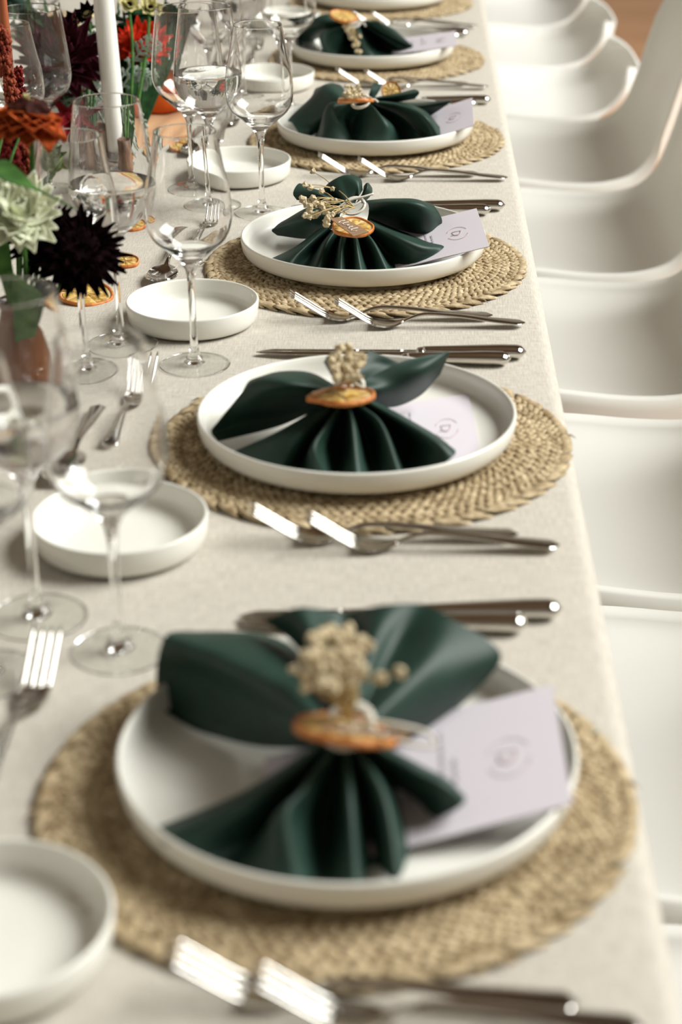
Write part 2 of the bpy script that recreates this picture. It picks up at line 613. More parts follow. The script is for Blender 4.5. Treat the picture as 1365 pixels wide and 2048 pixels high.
# ------------------------------------------------------------------ tableware meshes
plate_mb = MB()
plate_mb.lathe([(0, .0022), (.100, .0022), (.103, 0), (.110, 0), (.113, .002), (.126, .0032), (.1345, .0065), (.1385, .012), (.1395, .018), (.140, .0245),
                (.1397, .0258), (.1388, .0266), (.1376, .0266), (.1366, .0256), (.1360, .020), (.1348, .0135), (.1315, .0088), (.125, .0066), (.115, .006), (.05, .0058), (0, .0058)], 96)
PLATE = plate_mb.mesh('dinner_plate', ceramic)
bowl_mb = MB()
bowl_mb.lathe([(0, .002), (.050, .002), (.052, 0), (.058, 0), (.060, .001), (.0645, .0030), (.0675, .0075), (.0685, .014), (.0694, .0238), (.0690, .0252), (.0680, .0258), (.0668, .0254),
               (.0660, .0238), (.0650, .013), (.0630, .0072), (.0585, .0050), (.050, .0044), (0, .0042)], 72)
BOWL = bowl_mb.mesh('bread_plate', ceramic)


def lathe_at(name, me, loc):
    return link(name, me, loc=loc)


# ---- woven placemat
def braid_ring(r, width, pitch, thick, seed):
    """One round of plaited straw: two rows of slanted, overlapping, pillow-like strands."""
    rg = random.Random(seed)
    mb = MB()
    n = max(12, int(2 * PI * r / pitch))
    for row in (-1, 1):
        for k in range(n):
            a = 2 * PI * (k + 0.5 * (row > 0)) / n
            rr = r + row * width * 0.24 + rg.uniform(-1, 1) * width * 0.05
            L_, Wd, T = pitch * rg.uniform(0.86, 1.08), width * rg.uniform(0.29, 0.38), thick * rg.uniform(0.8, 1.15)
            sl = row * R(rg.uniform(24, 40))
            ca, sa = math.cos(a), math.sin(a)
            tdir = np.array([-sa, ca, 0]) * math.cos(sl) + np.array([ca, sa, 0]) * math.sin(sl)
            ndir = np.array([ca, sa, 0]) * math.cos(sl) - np.array([-sa, ca, 0]) * math.sin(sl)
            c = np.array([rr * ca, rr * sa, thick * 0.42])
            tip = rg.uniform(-0.0006, 0.0014)
            rings = []
            for u, w in ((-1.0, 0.12), (-0.55, 0.85), (0.0, 1.0), (0.55, 0.85), (1.0, 0.15)):
                z0 = 0.30 * T * (1 - u * u) + tip * u
                ring = []
                for q in range(6):
                    an = 2 * PI * q / 6 + PI / 6
                    ring.append(c + tdir * (u * L_ * 0.78) + ndir * (math.cos(an) * Wd * w) + np.array([0, 0, z0 + math.sin(an) * T * 0.42 * w]))
                rings.append(ring)
            mb.grid(rings, closed_v=True, flip=True)
    return mb


def border_ring(r, width, thick, seed):
    """The wrapped outer border: long slanted straps."""
    rg = random.Random(seed)
    mb = MB()
    n = int(2 * PI * r / 0.021)
    for k in range(n):
        a = 2 * PI * (k + rg.uniform(-.15, .15)) / n
        ca, sa = math.cos(a), math.sin(a)
        er, et = np.array([ca, sa, 0]), np.array([-sa, ca, 0])
        rings = []
        Wd = rg.uniform(0.008, 0.011)
        for t in np.linspace(-1, 1, 9):
            ph = t * PI * 0.62
            cen = er * (r + width * 0.55 * math.sin(ph)) + et * (t * 0.013) + np.array([0, 0, thick * 0.45 + thick * 0.62 * math.cos(ph)])
            wd = Wd * (1 - 0.25 * abs(t))
            nrm = er * math.sin(ph) + np.array([0, 0, math.cos(ph)])
            ring = []
            for q, (su, sv) in enumerate(((-1, -.25), (-.5, .55), (.5, .7), (1, -.15), (.3, -.6), (-.4, -.6))):
                ring.append(cen + et * (su * wd) + er * (-su * wd * 0.35 * math.cos(ph)) + nrm * (sv * 0.0014))
            rings.append(ring)
        mb.grid(rings, closed_v=True, flip=True)
    return mb


MAT_R = 0.1828
MAT_T = 0.0072
ring_meshes = []
rw = 0.0098
r_ = MAT_R - 0.0115
ring_meshes.append(('border', border_ring(MAT_R - 0.0050, 0.0085, MAT_T * 0.66, 5).mesh('mat_border', straw)))
for q in range(7):
    ring_meshes.append(('braid', braid_ring(r_ - rw * (q + 0.25), rw, 0.0098, MAT_T * 0.80, 11 + q).mesh('mat_braid', straw)))
base_mb = MB()
base_mb.lathe([(0, 0.0005), (MAT_R - 0.006, 0.0005), (MAT_R - 0.004, 0.002), (MAT_R - 0.006, 0.0036), (0, 0.0036)], 72)
inner_mb = MB()
inner_mb.lathe([(0, 0.0036), (r_ - rw * 7, 0.0036), (r_ - rw * 7 - .001, 0.0066), (0, 0.0066)], 64)
MAT_BASE = base_mb.mesh('mat_base', straw_dark)
MAT_INNER = inner_mb.mesh('mat_centre', straw)
fr = MB()
rg = random.Random(3)
for k in range(7):
    a = rg.uniform(0, 2 * PI)
    p0 = np.array([math.cos(a), math.sin(a), 0]) * (MAT_R - 0.003) + np.array([0, 0, .004])
    d = np.array([math.cos(a + rg.uniform(-1, 1)), math.sin(a + rg.uniform(-1, 1)), 0])
    fr.tube([p0, p0 + d * 0.005 + np.array([0, 0, .001]), p0 + d * 0.010 + np.array([0, 0, -.002])], [.0012, .0009, .0004], 5)
MAT_FRAY = fr.mesh('loose_straw', straw)


def placemat(x, y, rz, label):
    m = tag(empty('placemat', (x, y, 0.0002), rz), label, 'placemat', 'round woven placemats')
    link('mat_base', MAT_BASE, m)
    link('mat_centre', MAT_INNER, m)
    for kind, me in ring_meshes:
        o = link('mat_border' if kind == 'border' else 'braid_ring', me, m)
        o['kind'] = 'stuff'
    link('loose_straw', MAT_FRAY, m)['kind'] = 'stuff'
    return m


# ---- cutlery: local x runs from the tip (0) to the handle end
def sweep(mb, st, seg=10):
    """st: list of (x, y, z, half width, half thickness)"""
    rings = []
    for x, y, z, w, t in st:
        rings.append([(x, y + w * math.cos(2 * PI * k / seg), z + t * math.sin(2 * PI * k / seg)) for k in range(seg)])
    mb.grid(rings, closed_v=True)
    b = len(mb.v) - len(st) * seg
    mb.f.append(tuple(b + k for k in reversed(range(seg))))
    mb.m.append(0)
    mb.f.append(tuple(b + (len(st) - 1) * seg + k for k in range(seg)))
    mb.m.append(0)


def fork_parts(L, s=1.0):
    zc = crom([(0, .0300), (.018, .0185), (.036, .0070), (.050, .0026), (.064, .0032), (.078, .0095), (.095, .0140), (.13, .0120), (.165, .0075), (L, .0045)], 60)

    def z(x):
        return float(np.interp(x, zc[:, 0], zc[:, 1]))
    out = []
    for k in range(4):
        mb = MB()
        st = []
        for x in np.linspace(0, .046, 9):
            y = (k - 1.5) * (.0064 - .0003 * x / .046)
            w = np.interp(x, [0, .004, .040, .046], [.0006, .0011, .0013, .0022])
            st.append((x, y * s, z(x) - abs(k - 1.5) * 0 + .0006 * (abs(k - 1.5) > 1), w * s, .0011 if x > .003 else .0006))
        sweep(mb, st, 8)
        out.append(('tine', mb))
    mb = MB()
    G = []
    for x in np.linspace(.040, .072, 9):
        hw = float(np.interp(x, [.040, .052, .060, .066, .072], [.0112, .0114, .0095, .0060, .0036])) * s
        G.append([(x, v * hw, z(x) + .0016 * v * v * (hw / .011)) for v in np.linspace(-1, 1, 9)])
    sheet(mb, G, 0.0018)
    out.append(('head', mb))
    mb = MB()
    st = []
    for x in np.linspace(.066, L, 26):
        w = float(np.interp(x, [.066, .078, .10, .14, .175, L - .006, L - .002, L], [.0046, .0031, .0032, .0052, .0084, .0088, .0062, .0012])) * s
        t = float(np.interp(x, [.066, .09, .13, .18, L], [.0010, .0019, .0017, .0016, .0008]))
        st.append((x, 0, z(x), w, t))
    sweep(mb, st, 14)
    out.append(('handle', mb))
    return out


def spoon_parts(L):
    zc = crom([(0, .0070), (.012, .0030), (.028, .0020), (.045, .0045), (.058, .0085), (.08, .0125), (.12, .0100), (L, .0045)], 50)

    def z(x):
        return float(np.interp(x, zc[:, 0], zc[:, 1]))
    mb = MB()
    G = []
    for x in np.linspace(0.0005, .056, 15):
        hw = .0175 * math.sqrt(max(0.0, 1 - ((x - .026) / .030) ** 2)) if x < .048 else float(np.interp(x, [.048, .056], [.0119, .0042]))
        hw = max(hw, .0025)
        dep = .0055 * (hw / .0175)
        G.append([(x, v * hw, z(x) + dep * v * v) for v in np.linspace(-1, 1, 11)])
    sheet(mb, G, 0.0016)
    hb = MB()
    st = []
    for x in np.linspace(.052, L, 22):
        w = float(np.interp(x, [.052, .065, .09, .14, L - .006, L - .002, L], [.0044, .0030, .0032, .0070, .0086, .0060, .0012]))
        st.append((x, 0, z(x), w, float(np.interp(x, [.052, .08, .14, L], [.0010, .0018, .0015, .0008]))))
    sweep(hb, st, 14)
    return [('spoon_bowl', mb), ('handle', hb)]


def knife_parts(L):
    out = []
    bl = L - 0.105
    mb = MB()
    st = []
    rings = []
    n = 60
    for i in range(n + 1):
        x = bl * i / n
        u = i / n
        back = .0085 * min(1, (u / .10) ** 0.6) if u < .10 else .0085
        edge = -.0095 * min(1, (u / .22) ** 0.55) if u < .75 else -.0095 + (u - .75) / .25 * .0035
        if 0.03 < u < 0.6:
            edge += .0005 * (i % 2)
        th = .0003 + .0011 * u
        rings.append([(x, back, .0038 + th), (x, back * .2, .0038 + th), (x, edge, .0036), (x, back * .2, .0036 - th), (x, back, .0036 - th)])
    mb.grid(rings, closed_v=True, flip=True)
    mb.f.append(tuple(len(mb.v) - 5 + k for k in reversed(range(5))))
    mb.m.append(0)
    mb.f.append(tuple(len(mb.v) - 5 * (n + 1) + k for k in range(5)))
    mb.m.append(0)
    out.append(('blade', mb))
    mb = MB()
    x0 = bl - .004
    sweep(mb, [(x0, .001, .0050, .0050, .0022), (x0 + .002, .001, .0054, .0072, .0044), (x0 + .006, .001, .0056, .0074, .0050), (x0 + .009, .001, .0056, .0060, .0040)], 14)
    out.append(('bolster', mb))
    mb = MB()
    st = []
    h0 = bl + .003
    for x in np.linspace(h0, L, 24):
        u = (x - h0) / (L - h0)
        w = float(np.interp(u, [0, .1, .4, .75, .92, .975, 1], [.0054, .0058, .0080, .0098, .0096, .0072, .0012]))
        t = float(np.interp(u, [0, .1, .4, .75, .92, .975, 1], [.0042, .0046, .0056, .0068, .0066, .0048, .0008]))
        st.append((x, .001, .0071, w, t))
    sweep(mb, st, 18)
    out.append(('handle', mb))
    return out


def meshes(parts):
    return [(n, mb.mesh(n, steel)) for n, mb in parts]


FORK = meshes(fork_parts(0.198))
FORK_L = meshes(fork_parts(0.212, 1.06))
FORK_S = meshes(fork_parts(0.178, 0.98))
SPOON = meshes(spoon_parts(0.180))
KNIFE = meshes(knife_parts(0.268))
KNIFE_M = meshes(knife_parts(0.234))
KNIFE_S = meshes(knife_parts(0.206))


def cutlery(kind, parts, tip, end, label, group, z=0.0004):
    """Laid with its tip at point tip, handle towards point end."""
    tip, end = np.array(tip[:2]), np.array(end[:2])
    d = end - tip
    o = empty(kind, (tip[0], tip[1], z), math.atan2(d[1], d[0]))
    tag(o, label, kind.split('_')[-1], group)
    for n, me in parts:
        link(n, me, o)
    return o


# ---- stemware
def glass_profile(kind):
    if kind == 'A':      # white wine
        h, rm, rr, zs, zm, rb = .232, .0415, .0292, .103, .148, .0353
    elif kind == 'B':    # water
        h, rm, rr, zs, zm, rb = .248, .0418, .0320, .112, .158, .0372
    else:                # red wine
        h, rm, rr, zs, zm, rb = .232, .0465, .0378, .096, .146, .0385
    foot = [(0, .0046), (.006, .0044), (rb * .30, .0034), (rb * .45, .0022), (rb * .72, .0008), (rb - .0018, .0001), (rb - .0008, .0), (rb - .0001, .0004), (rb - .0001, .0008), (rb - .0006, .0012), (rb - .0018, .0013), (rb * .72, .0021), (rb * .45, .0037), (.0085, .0075), (.0052, .013), (.0040, .020), (.0034, .035), (.0033, .060), (.0037, zs - .018), (.0052, zs - .006)]
    outer = crom([(.0052, zs - .006), (.0105, zs + .004), (.0235, zs + .0155), (rm * .86, zm - .018), (rm, zm), (rm * .965, zm + .028), ((rm + rr) / 2, (zm + h) / 2 + .008), (rr, h - .0003)], 40)[1:]
    outer = np.vstack([outer[:-1], outer[-1] * .25 + outer[-2] * .75, outer[-1] * .7 + outer[-2] * .3, outer[-1] * .9 + outer[-2] * .1, outer[-1:]])
    w = 0.0008
    inner = []
    for q in range(len(outer) - 1, -1, -1):
        r_o, z_o = outer[q]
        if z_o < zs + .012:
            break
        a_, b_5 = outer[max(q - 1, 0)], outer[min(q + 1, len(outer) - 1)]
        t_ = np.array([b_5[0] - a_[0], b_5[1] - a_[1]])
        t_ /= np.linalg.norm(t_)
        ww = w * (1 + 2.2 * max(0.0, 1 - (z_o - zs - .012) / .03) ** 2)
        inner.append((r_o - t_[1] * ww, z_o + t_[0] * ww))
    zb = inner[-1][1]
    inner += [(inner[-1][0] * .6, zb - .0022), (inner[-1][0] * .25, zb - .0030)]
    lip = [(rr - w * .25, h + .0001), (rr - w * .6, h + .0001)]
    return foot, [tuple(p) for p in outer], lip, [tuple(p) for p in inner], h


GL = {}
for k in 'ABC':
    foot, outer, lip, inner, h = glass_profile(k)
    mb = MB()
    mb.lathe(foot + outer + lip + inner + [(0, inner[-1][1])], 56)
    for fi, f in enumerate(mb.f):
        rad = sum(math.hypot(mb.v[q][0], mb.v[q][1]) for q in f) / len(f)
        if mb.v[f[0]][2] < .008 and .0095 < rad < foot[8][0] - .0014:
            mb.m[fi] = 1
    GL[k] = (mb.mesh('wine_glass', [glass_m, thin_glass]), inner)


def water_mesh(kind, level):
    inner = GL[kind][1]
    pts = [(r + 0.0002, z - 0.0001) for r, z in inner if z < level]
    zi = [z for r, z in inner][::-1]
    ri = [r for r, z in inner][::-1]
    rl = float(np.interp(level, zi, ri)) + 0.0002
    pts = [(rl, level)] + pts
    mb = MB()
    prof = [(0, pts[-1][1])] + pts[::-1] + [(rl - .0012, level - .0004), (0, level - .0006)]
    mb.lathe(prof, 56)
    return mb.mesh('water', water_m)


WATER = {'A': water_mesh('A', .130), 'B': water_mesh('B', .168), 'C': water_mesh('C', .150)}


def glass(kind, x, y, label, water=False, group='stemmed glasses on the table'):
    o = link('wine_glass', GL[kind][0], loc=(x, y, 0.0004))
    tag(o, label, 'glass', group)
    if water:
        link('water', WATER[kind], o)
    return o


# ------------------------------------------------------------------ napkin shapes
# each panel: ribs from the knot outwards, given as (pixel x, pixel y, height above the table)
N3 = [
    [[(640, 458, .040), (590, 495, .022), (535, 522, .017)], [(655, 455, .050), (615, 490, .036), (560, 538, .020)], [(664, 460, .046), (630, 500, .020), (600, 548, .015)],
     [(673, 458, .056), (652, 488, .046), (630, 548, .022)], [(682, 462, .048), (668, 510, .022), (655, 550, .015)], [(690, 460, .058), (683, 490, .049), (680, 550, .022)],
     [(700, 464, .050), (700, 512, .022), (702, 552, .015)], [(708, 460, .058), (713, 492, .048), (722, 550, .022)], [(716, 464, .050), (733, 512, .022), (748, 550, .015)],
     [(724, 458, .058), (748, 488, .047), (775, 546, .022)], [(734, 456, .050), (775, 510, .022), (802, 546, .015)], [(738, 448, .060), (790, 472, .054), (845, 494, .042), (886, 497, .034)],
     [(742, 438, .050), (800, 462, .030), (850, 478, .022), (880, 486, .018)]],
    [[(735, 440, .045), (790, 458, .024), (845, 480, .018)], [(738, 425, .060), (790, 440, .045), (850, 472, .028), (876, 458, .028)], [(738, 412, .066), (790, 412, .072), (850, 420, .068), (884, 440, .045)],
     [(735, 405, .066), (780, 401, .074), (830, 400, .074), (868, 412, .062)], [(730, 402, .060), (775, 398, .050), (820, 399, .045), (855, 406, .040)]],
    [[(690, 415, .055), (655, 392, .060), (642, 384, .062)], [(694, 412, .060), (664, 372, .078), (662, 364, .080)], [(700, 408, .062), (688, 358, .086), (692, 351, .088)],
     [(706, 406, .062), (714, 368, .082), (720, 357, .084)], [(710, 406, .058), (718, 392, .070), (725, 380, .072)]],
    [[(714, 406, .058), (726, 386, .070), (729, 372, .075)], [(720, 405, .060), (735, 380, .074), (736, 366, .080)], [(726, 407, .054), (743, 388, .062), (744, 376, .066)]],
    [[(690, 422, .050), (640, 404, .058), (594, 399, .062)], [(688, 414, .058), (640, 393, .072), (587, 386, .073)], [(690, 410, .060), (642, 386, .074), (598, 368, .078)], [(694, 408, .055), (650, 386, .064), (614, 374, .066)]],
    [[(672, 454, .042), (620, 476, .019), (555, 470, .019)], [(680, 440, .052), (610, 455, .040), (544, 461, .028)], [(680, 430, .058), (612, 432, .056), (549, 457, .032)], [(684, 422, .058), (622, 416, .058), (560, 447, .034)], [(686, 416, .050), (640, 406, .045), (580, 436, .030)]],
]
N2 = [
    [[(660, 805, .050), (560, 852, .026), (437, 882, .022)], [(665, 795, .058), (560, 824, .038), (424, 866, .026)], [(668, 788, .064), (560, 794, .062), (470, 828, .042), (430, 852, .034)],
     [(670, 780, .070), (570, 766, .082), (507, 766, .074), (480, 792, .056)], [(672, 775, .064), (600, 748, .074), (540, 751, .072), (497, 765, .060)], [(672, 772, .055), (620, 746, .060), (560, 744, .055), (512, 757, .045)]],
    [[(655, 806, .050), (560, 862, .024), (470, 903, .018)], [(665, 806, .060), (570, 866, .048), (478, 906, .026)], [(672, 808, .062), (600, 882, .044), (545, 935, .024)],
     [(678, 812, .052), (625, 892, .020), (582, 957, .015)], [(684, 808, .064), (652, 852, .058), (626, 900, .048), (646, 956, .022)], [(690, 814, .050), (676, 885, .022), (672, 962, .015)],
     [(697, 808, .066), (706, 860, .052), (714, 960, .024)], [(704, 812, .052), (735, 880, .022), (752, 964, .015)], [(712, 806, .066), (762, 848, .054), (798, 948, .026)],
     [(718, 806, .052), (790, 870, .022), (826, 957, .016)], [(724, 797, .066), (810, 846, .056), (870, 884, .047), (908, 912, .036)], [(724, 788, .052), (815, 838, .030), (870, 870, .020), (895, 888, .017)]],
    [[(722, 790, .056), (778, 814, .030), (838, 792, .028), (880, 748, .048)], [(720, 780, .064), (790, 776, .056), (850, 745, .066), (897, 709, .072)], [(716, 770, .064), (745, 752, .068), (810, 722, .076), (897, 704, .076)]],
    [[(708, 772, .060), (718, 735, .070), (738, 702, .078)], [(722, 772, .062), (752, 735, .066), (772, 714, .072)], [(732, 776, .060), (785, 752, .058), (815, 735, .060)]],
    [[(680, 774, .058), (664, 750, .062), (649, 724, .068)], [(690, 770, .062), (676, 740, .072), (660, 710, .080)], [(696, 770, .060), (694, 745, .070), (688, 715, .076)]],
]
N1 = [
    [[(650, 1495, .050), (520, 1492, .022), (400, 1462, .017), (335, 1425, .020)], [(655, 1485, .060), (520, 1464, .034), (400, 1432, .022), (318, 1400, .020)], [(660, 1475, .066), (520, 1412, .052), (400, 1352, .048), (314, 1334, .046)],
     [(664, 1465, .070), (560, 1380, .074), (440, 1316, .074), (330, 1276, .072)], [(668, 1455, .066), (580, 1338, .068), (490, 1275, .066), (360, 1264, .060)], [(670, 1448, .056), (600, 1310, .054), (520, 1268, .050), (420, 1268, .044)]],
    [[(672, 1448, .062), (600, 1300, .064), (530, 1240, .074)], [(680, 1445, .070), (630, 1290, .084), (600, 1216, .092)], [(690, 1442, .062), (690, 1300, .068), (690, 1226, .078)], [(700, 1442, .070), (740, 1290, .084), (765, 1212, .092)],
     [(712, 1445, .066), (790, 1300, .076), (845, 1210, .090)], [(725, 1450, .072), (850, 1318, .082), (905, 1240, .088)], [(735, 1458, .070), (870, 1370, .070), (1000, 1305, .070)], [(738, 1468, .066), (850, 1430, .052), (958, 1374, .050)], [(735, 1478, .056), (820, 1482, .030), (872, 1452, .028)]],
    [[(640, 1490, .052), (480, 1588, .030), (318, 1655, .022)], [(650, 1492, .062), (500, 1606, .048), (328, 1688, .030)], [(662, 1496, .052), (540, 1652, .022), (430, 1738, .016)],
     [(670, 1494, .066), (606, 1580, .062), (566, 1632, .056), (576, 1757, .028)], [(684, 1500, .052), (650, 1640, .022), (640, 1775, .015)], [(694, 1496, .066), (700, 1610, .052), (712, 1768, .024)],
     [(704, 1500, .052), (735, 1650, .022), (750, 1730, .015)], [(714, 1496, .066), (770, 1600, .055), (796, 1757, .028)], [(724, 1496, .054), (800, 1590, .022), (836, 1664, .016)],
     [(732, 1488, .066), (830, 1543, .058), (890, 1574, .052), (926, 1608, .040)], [(736, 1478, .054), (830, 1525, .030), (890, 1553, .020), (915, 1578, .018)]],
]
N4 = [
    [[(690, 215, .050), (640, 262, .018), (605, 278, .016)], [(690, 210, .062), (640, 236, .040), (585, 246, .028)], [(692, 205, .068), (640, 212, .055), (579, 238, .030)], [(695, 202, .068), (650, 176, .075), (622, 196, .055)],
     [(697, 200, .062), (665, 168, .072), (632, 178, .060)], [(698, 198, .050), (680, 170, .050), (650, 172, .050)]],
    [[(690, 208, .055), (650, 250, .020), (620, 286, .015)], [(695, 206, .070), (655, 212, .068), (650, 288, .020)], [(702, 207, .070), (672, 225, .062), (690, 266, .032), (690, 290, .018)], [(710, 208, .068), (705, 245, .038), (715, 292, .016)],
     [(718, 206, .072), (738, 212, .068), (736, 294, .020)], [(725, 206, .070), (760, 230, .057), (777, 252, .047), (770, 293, .018)], [(730, 205, .064), (790, 247, .032), (815, 287, .016)], [(735, 204, .068), (800, 232, .048), (850, 282, .020)]],
    [[(738, 206, .060), (800, 242, .028), (845, 278, .018)], [(740, 203, .070), (800, 212, .066), (850, 235, .056), (878, 277, .025)], [(740, 200, .066), (800, 205, .052), (850, 222, .042), (880, 255, .030)]],
    [[(745, 204, .058), (790, 204, .058), (830, 197, .060)], [(745, 198, .068), (790, 192, .072), (839, 185, .076)], [(748, 196, .060), (795, 187, .068), (830, 179, .072)]],
    [[(760, 206, .050), (820, 224, .028), (860, 233, .028)], [(765, 202, .055), (830, 213, .045), (901, 204, .060)], [(770, 200, .050), (830, 206, .038), (895, 201, .052)]],
    [[(735, 200, .060), (742, 180, .075), (748, 165, .080)], [(748, 200, .060), (758, 182, .070), (765, 170, .075)]],
]
N5 = [
    [[(690, 55, .050), (630, 80, .019), (602, 92, .018)], [(692, 48, .060), (640, 52, .058), (574, 59, .045)], [(695, 42, .066), (650, 30, .075), (610, 46, .060)], [(697, 40, .060), (665, 28, .066), (630, 42, .055)]],
    [[(690, 50, .055), (660, 80, .020), (640, 109, .016)], [(694, 48, .070), (655, 62, .062), (640, 75, .052), (655, 111, .018)], [(700, 50, .066), (680, 62, .055), (668, 111, .018)], [(706, 50, .060), (700, 80, .028), (705, 111, .016)],
     [(712, 48, .070), (720, 70, .055), (735, 113, .018)], [(718, 48, .060), (750, 82, .022), (780, 112, .016)], [(724, 46, .068), (770, 75, .045), (830, 105, .019)]],
    [[(726, 48, .060), (770, 82, .028), (815, 101, .018)], [(728, 44, .070), (780, 66, .056), (826, 92, .030)], [(728, 42, .070), (760, 45, .075), (790, 60, .056), (816, 85, .030)], [(724, 40, .058), (750, 44, .058), (775, 50, .048)]],
]


def napkin_mesh(panels, origin):
    mb = MB()
    for ribs in panels:
        P = np.array([crom([at(*p) for p in rib], 22) for rib in ribs])        # ribs x along
        nr = len(ribs)
        n_out = (nr - 1) * 7 + 1
        Gd = np.array([crom(P[:, j], n_out) for j in range(22)])
        Gd[:, :, 2] = np.maximum(Gd[:, :, 2], 0.0148)
        sheet(mb, Gd, 0.0013)
    # gathered knot
    return shift(mb, origin).mesh('napkin', napkin_m)


# ------------------------------------------------------------------ dressings: citrus slice, tag, sprig, twine, card
def slice_mesh(rad, seed, th=0.0045):
    rg = random.Random(seed)
    rind, pulp, pith = MB(), MB(), MB()
    n = 48
    warp = [rg.uniform(-1, 1) for _ in range(4)]

    def wz(a, r):
        return 0.05 * r * (warp[0] * math.sin(2 * a + warp[1] * 3) + 0.6 * warp[2] * math.sin(3 * a + warp[3] * 3))

    def ringpts(r, z):
        return [(r * (1 + .02 * math.sin(5 * 2 * PI * k / n + warp[1] * 5)) * math.cos(2 * PI * k / n), r * (1 + .02 * math.sin(5 * 2 * PI * k / n + warp[1] * 5)) * math.sin(2 * PI * k / n), z + wz(2 * PI * k / n, r)) for k in range(n)]
    rind.grid([ringpts(rad * .93, -th * .5), ringpts(rad * .99, -th * .45), ringpts(rad, 0), ringpts(rad * .99, th * .45), ringpts(rad * .94, th * .55), ringpts(rad * .90, th * .3), ringpts(rad * .90, -th * .3)], closed_u=True, closed_v=True, flip=True)
    pith.grid([ringpts(rad * .91, th * .12), ringpts(rad * .05, th * .10)], closed_v=True, flip=True)
    pith.grid([ringpts(rad * .91, -th * .2), ringpts(rad * .05, -th * .2)], closed_v=True)
    segs = 9
    for s in range(segs):
        a0, a1 = 2 * PI * (s + .07) / segs, 2 * PI * (s + .93) / segs
        rows = []
        for r in (.10, .35, .62, .86):
            rows.append([(rad * r * math.cos(a0 + (a1 - a0) * t), rad * r * math.sin(a0 + (a1 - a0) * t), th * (.14 + .30 * math.sin(PI * t) * math.sin(PI * min(1, r + .1)) * rg.uniform(.5, 1.2)) + wz(a0, rad * r)) for t in np.linspace(0, 1, 6)])
        pulp.grid(rows, flip=False)
    return [('rind', rind.mesh('rind', rind_m)), ('pith', pith.mesh('pith', pith_m)), ('pulp', pulp.mesh('pulp', pulp_m))]


SLICES = {}


def orange_slice(c, rad, rot, label, seed=1, group='dried orange slices'):
    key = (round(rad, 4), seed)
    if key not in SLICES:
        SLICES[key] = slice_mesh(rad, seed)
    o = empty('orange_slice', c)
    o.rotation_euler = (Matrix.Rotation(rot[0], 3, 'X') @ Matrix.Rotation(rot[1], 3, 'Y') @ Matrix.Rotation(rot[2], 3, 'Z')).to_euler()
    tag(o, label, 'orange slice', group)
    for n, me in SLICES[key]:
        link(n, me, o)
    return o


def blossom_mesh(seed):
    rg = random.Random(seed)
    bm = bmesh.new()
    bmesh.ops.create_icosphere(bm, subdivisions=2, radius=1.0)
    for v in bm.verts:
        v.co *= 1.0 + rg.uniform(-0.34, 0.26)
    me = bpy.data.meshes.new('blossom')
    bm.to_mesh(me)
    bm.free()
    me.materials.append(bloom_m)
    return me


BLOOMS = [blossom_mesh(k) for k in range(4)]


def sprig(root, balls, label, rad=0.0038, bend=0.008, seed=0):
    rg = random.Random(seed)
    root = np.array(root)
    o = tag(empty('babys_breath_sprig', root), label, 'sprig', 'dried sprigs on the napkins')
    mb = MB()
    hubs = []
    for k, p in enumerate(balls):
        p = np.array(p) - root
        if k % 4 == 0:
            hub = p * rg.uniform(.45, .65) + np.array([rg.uniform(-1, 1), rg.uniform(-1, 1), rg.uniform(0, 1)]) * bend * .5
            mb.tube([(0, 0, 0), hub * .5 + np.array([0, 0, bend * .3]), hub], [.0009, .0008, .0007], 5)
        mb.tube([hub, (hub + p) / 2 + np.array([0, 0, bend * .2]), p], [.0006, .0005, .0004], 5)
        s = rad * rg.uniform(.75, 1.15)
        link('blossom', BLOOMS[rg.randrange(4)], o, loc=p, rot=(rg.uniform(0, 6), rg.uniform(0, 6), 0), scale=(s, s, s * rg.uniform(.85, 1.1)))
    mb.obj('stems', twig_m, o)
    return o


def twine(parent, c, r, tilt=0.3, loop=None):
    mb = MB()
    c = np.array(c)
    for k, (off, rr) in enumerate(((-.0022, r), (.0008, r * 1.02), (.0036, r * .97))):
        pts = [c + np.array([rr * math.cos(a), rr * .75 * math.sin(a) + off, rr * .55 * math.sin(a + tilt)]) for a in np.linspace(0, 2 * PI, 25)]
        mb.tube(pts, 0.0015, 6)
    for q in (loop or []):
        mb.tube(crom([c + np.array(p) for p in q], 16), 0.0013, 6)
    return mb.obj('twine', twine_m, parent)


def name_tag(c4, label, th=0.0012):
    """Thin wooden tag from four corner points (p0 p1 p2 p3 around)."""
    P = [np.array(p) for p in c4]
    c = sum(P) / 4
    u = (P[1] + P[2]) / 2 - (P[0] + P[3]) / 2
    v = (P[2] + P[3]) / 2 - (P[0] + P[1]) / 2
    n = np.cross(u, v)
    n /= np.linalg.norm(n)
    if n[2] < 0:
        n = -n
    o = tag(empty('name_tag', c), label, 'name tag', 'wooden name tags')
    mb = MB()
    lo = [p - c - n * th / 2 for p in P]
    hi = [p - c + n * th / 2 for p in P]
    mb.add(lo + hi, [(3, 2, 1, 0), (4, 5, 6, 7), (0, 1, 5, 4), (1, 2, 6, 5), (2, 3, 7, 6), (3, 0, 4, 7)])
    mb.obj('tag_board', kraft, o, smooth=False)
    # handwritten white script
    sc = MB()
    rg = random.Random(5)
    pts = []
    for t in np.linspace(0, 1, 90):
        ph = t * 2 * PI * 5.0
        amp = .20 + .12 * math.sin(t * 9)
        pts.append(u * (-.30 + .60 * t + .035 * math.cos(ph)) + v * (amp * math.sin(ph)) + n * (th / 2 + .0003))
    sc.tube(pts, 0.00036, 4)
    sc.obj('script', white_ink, o)
    return o


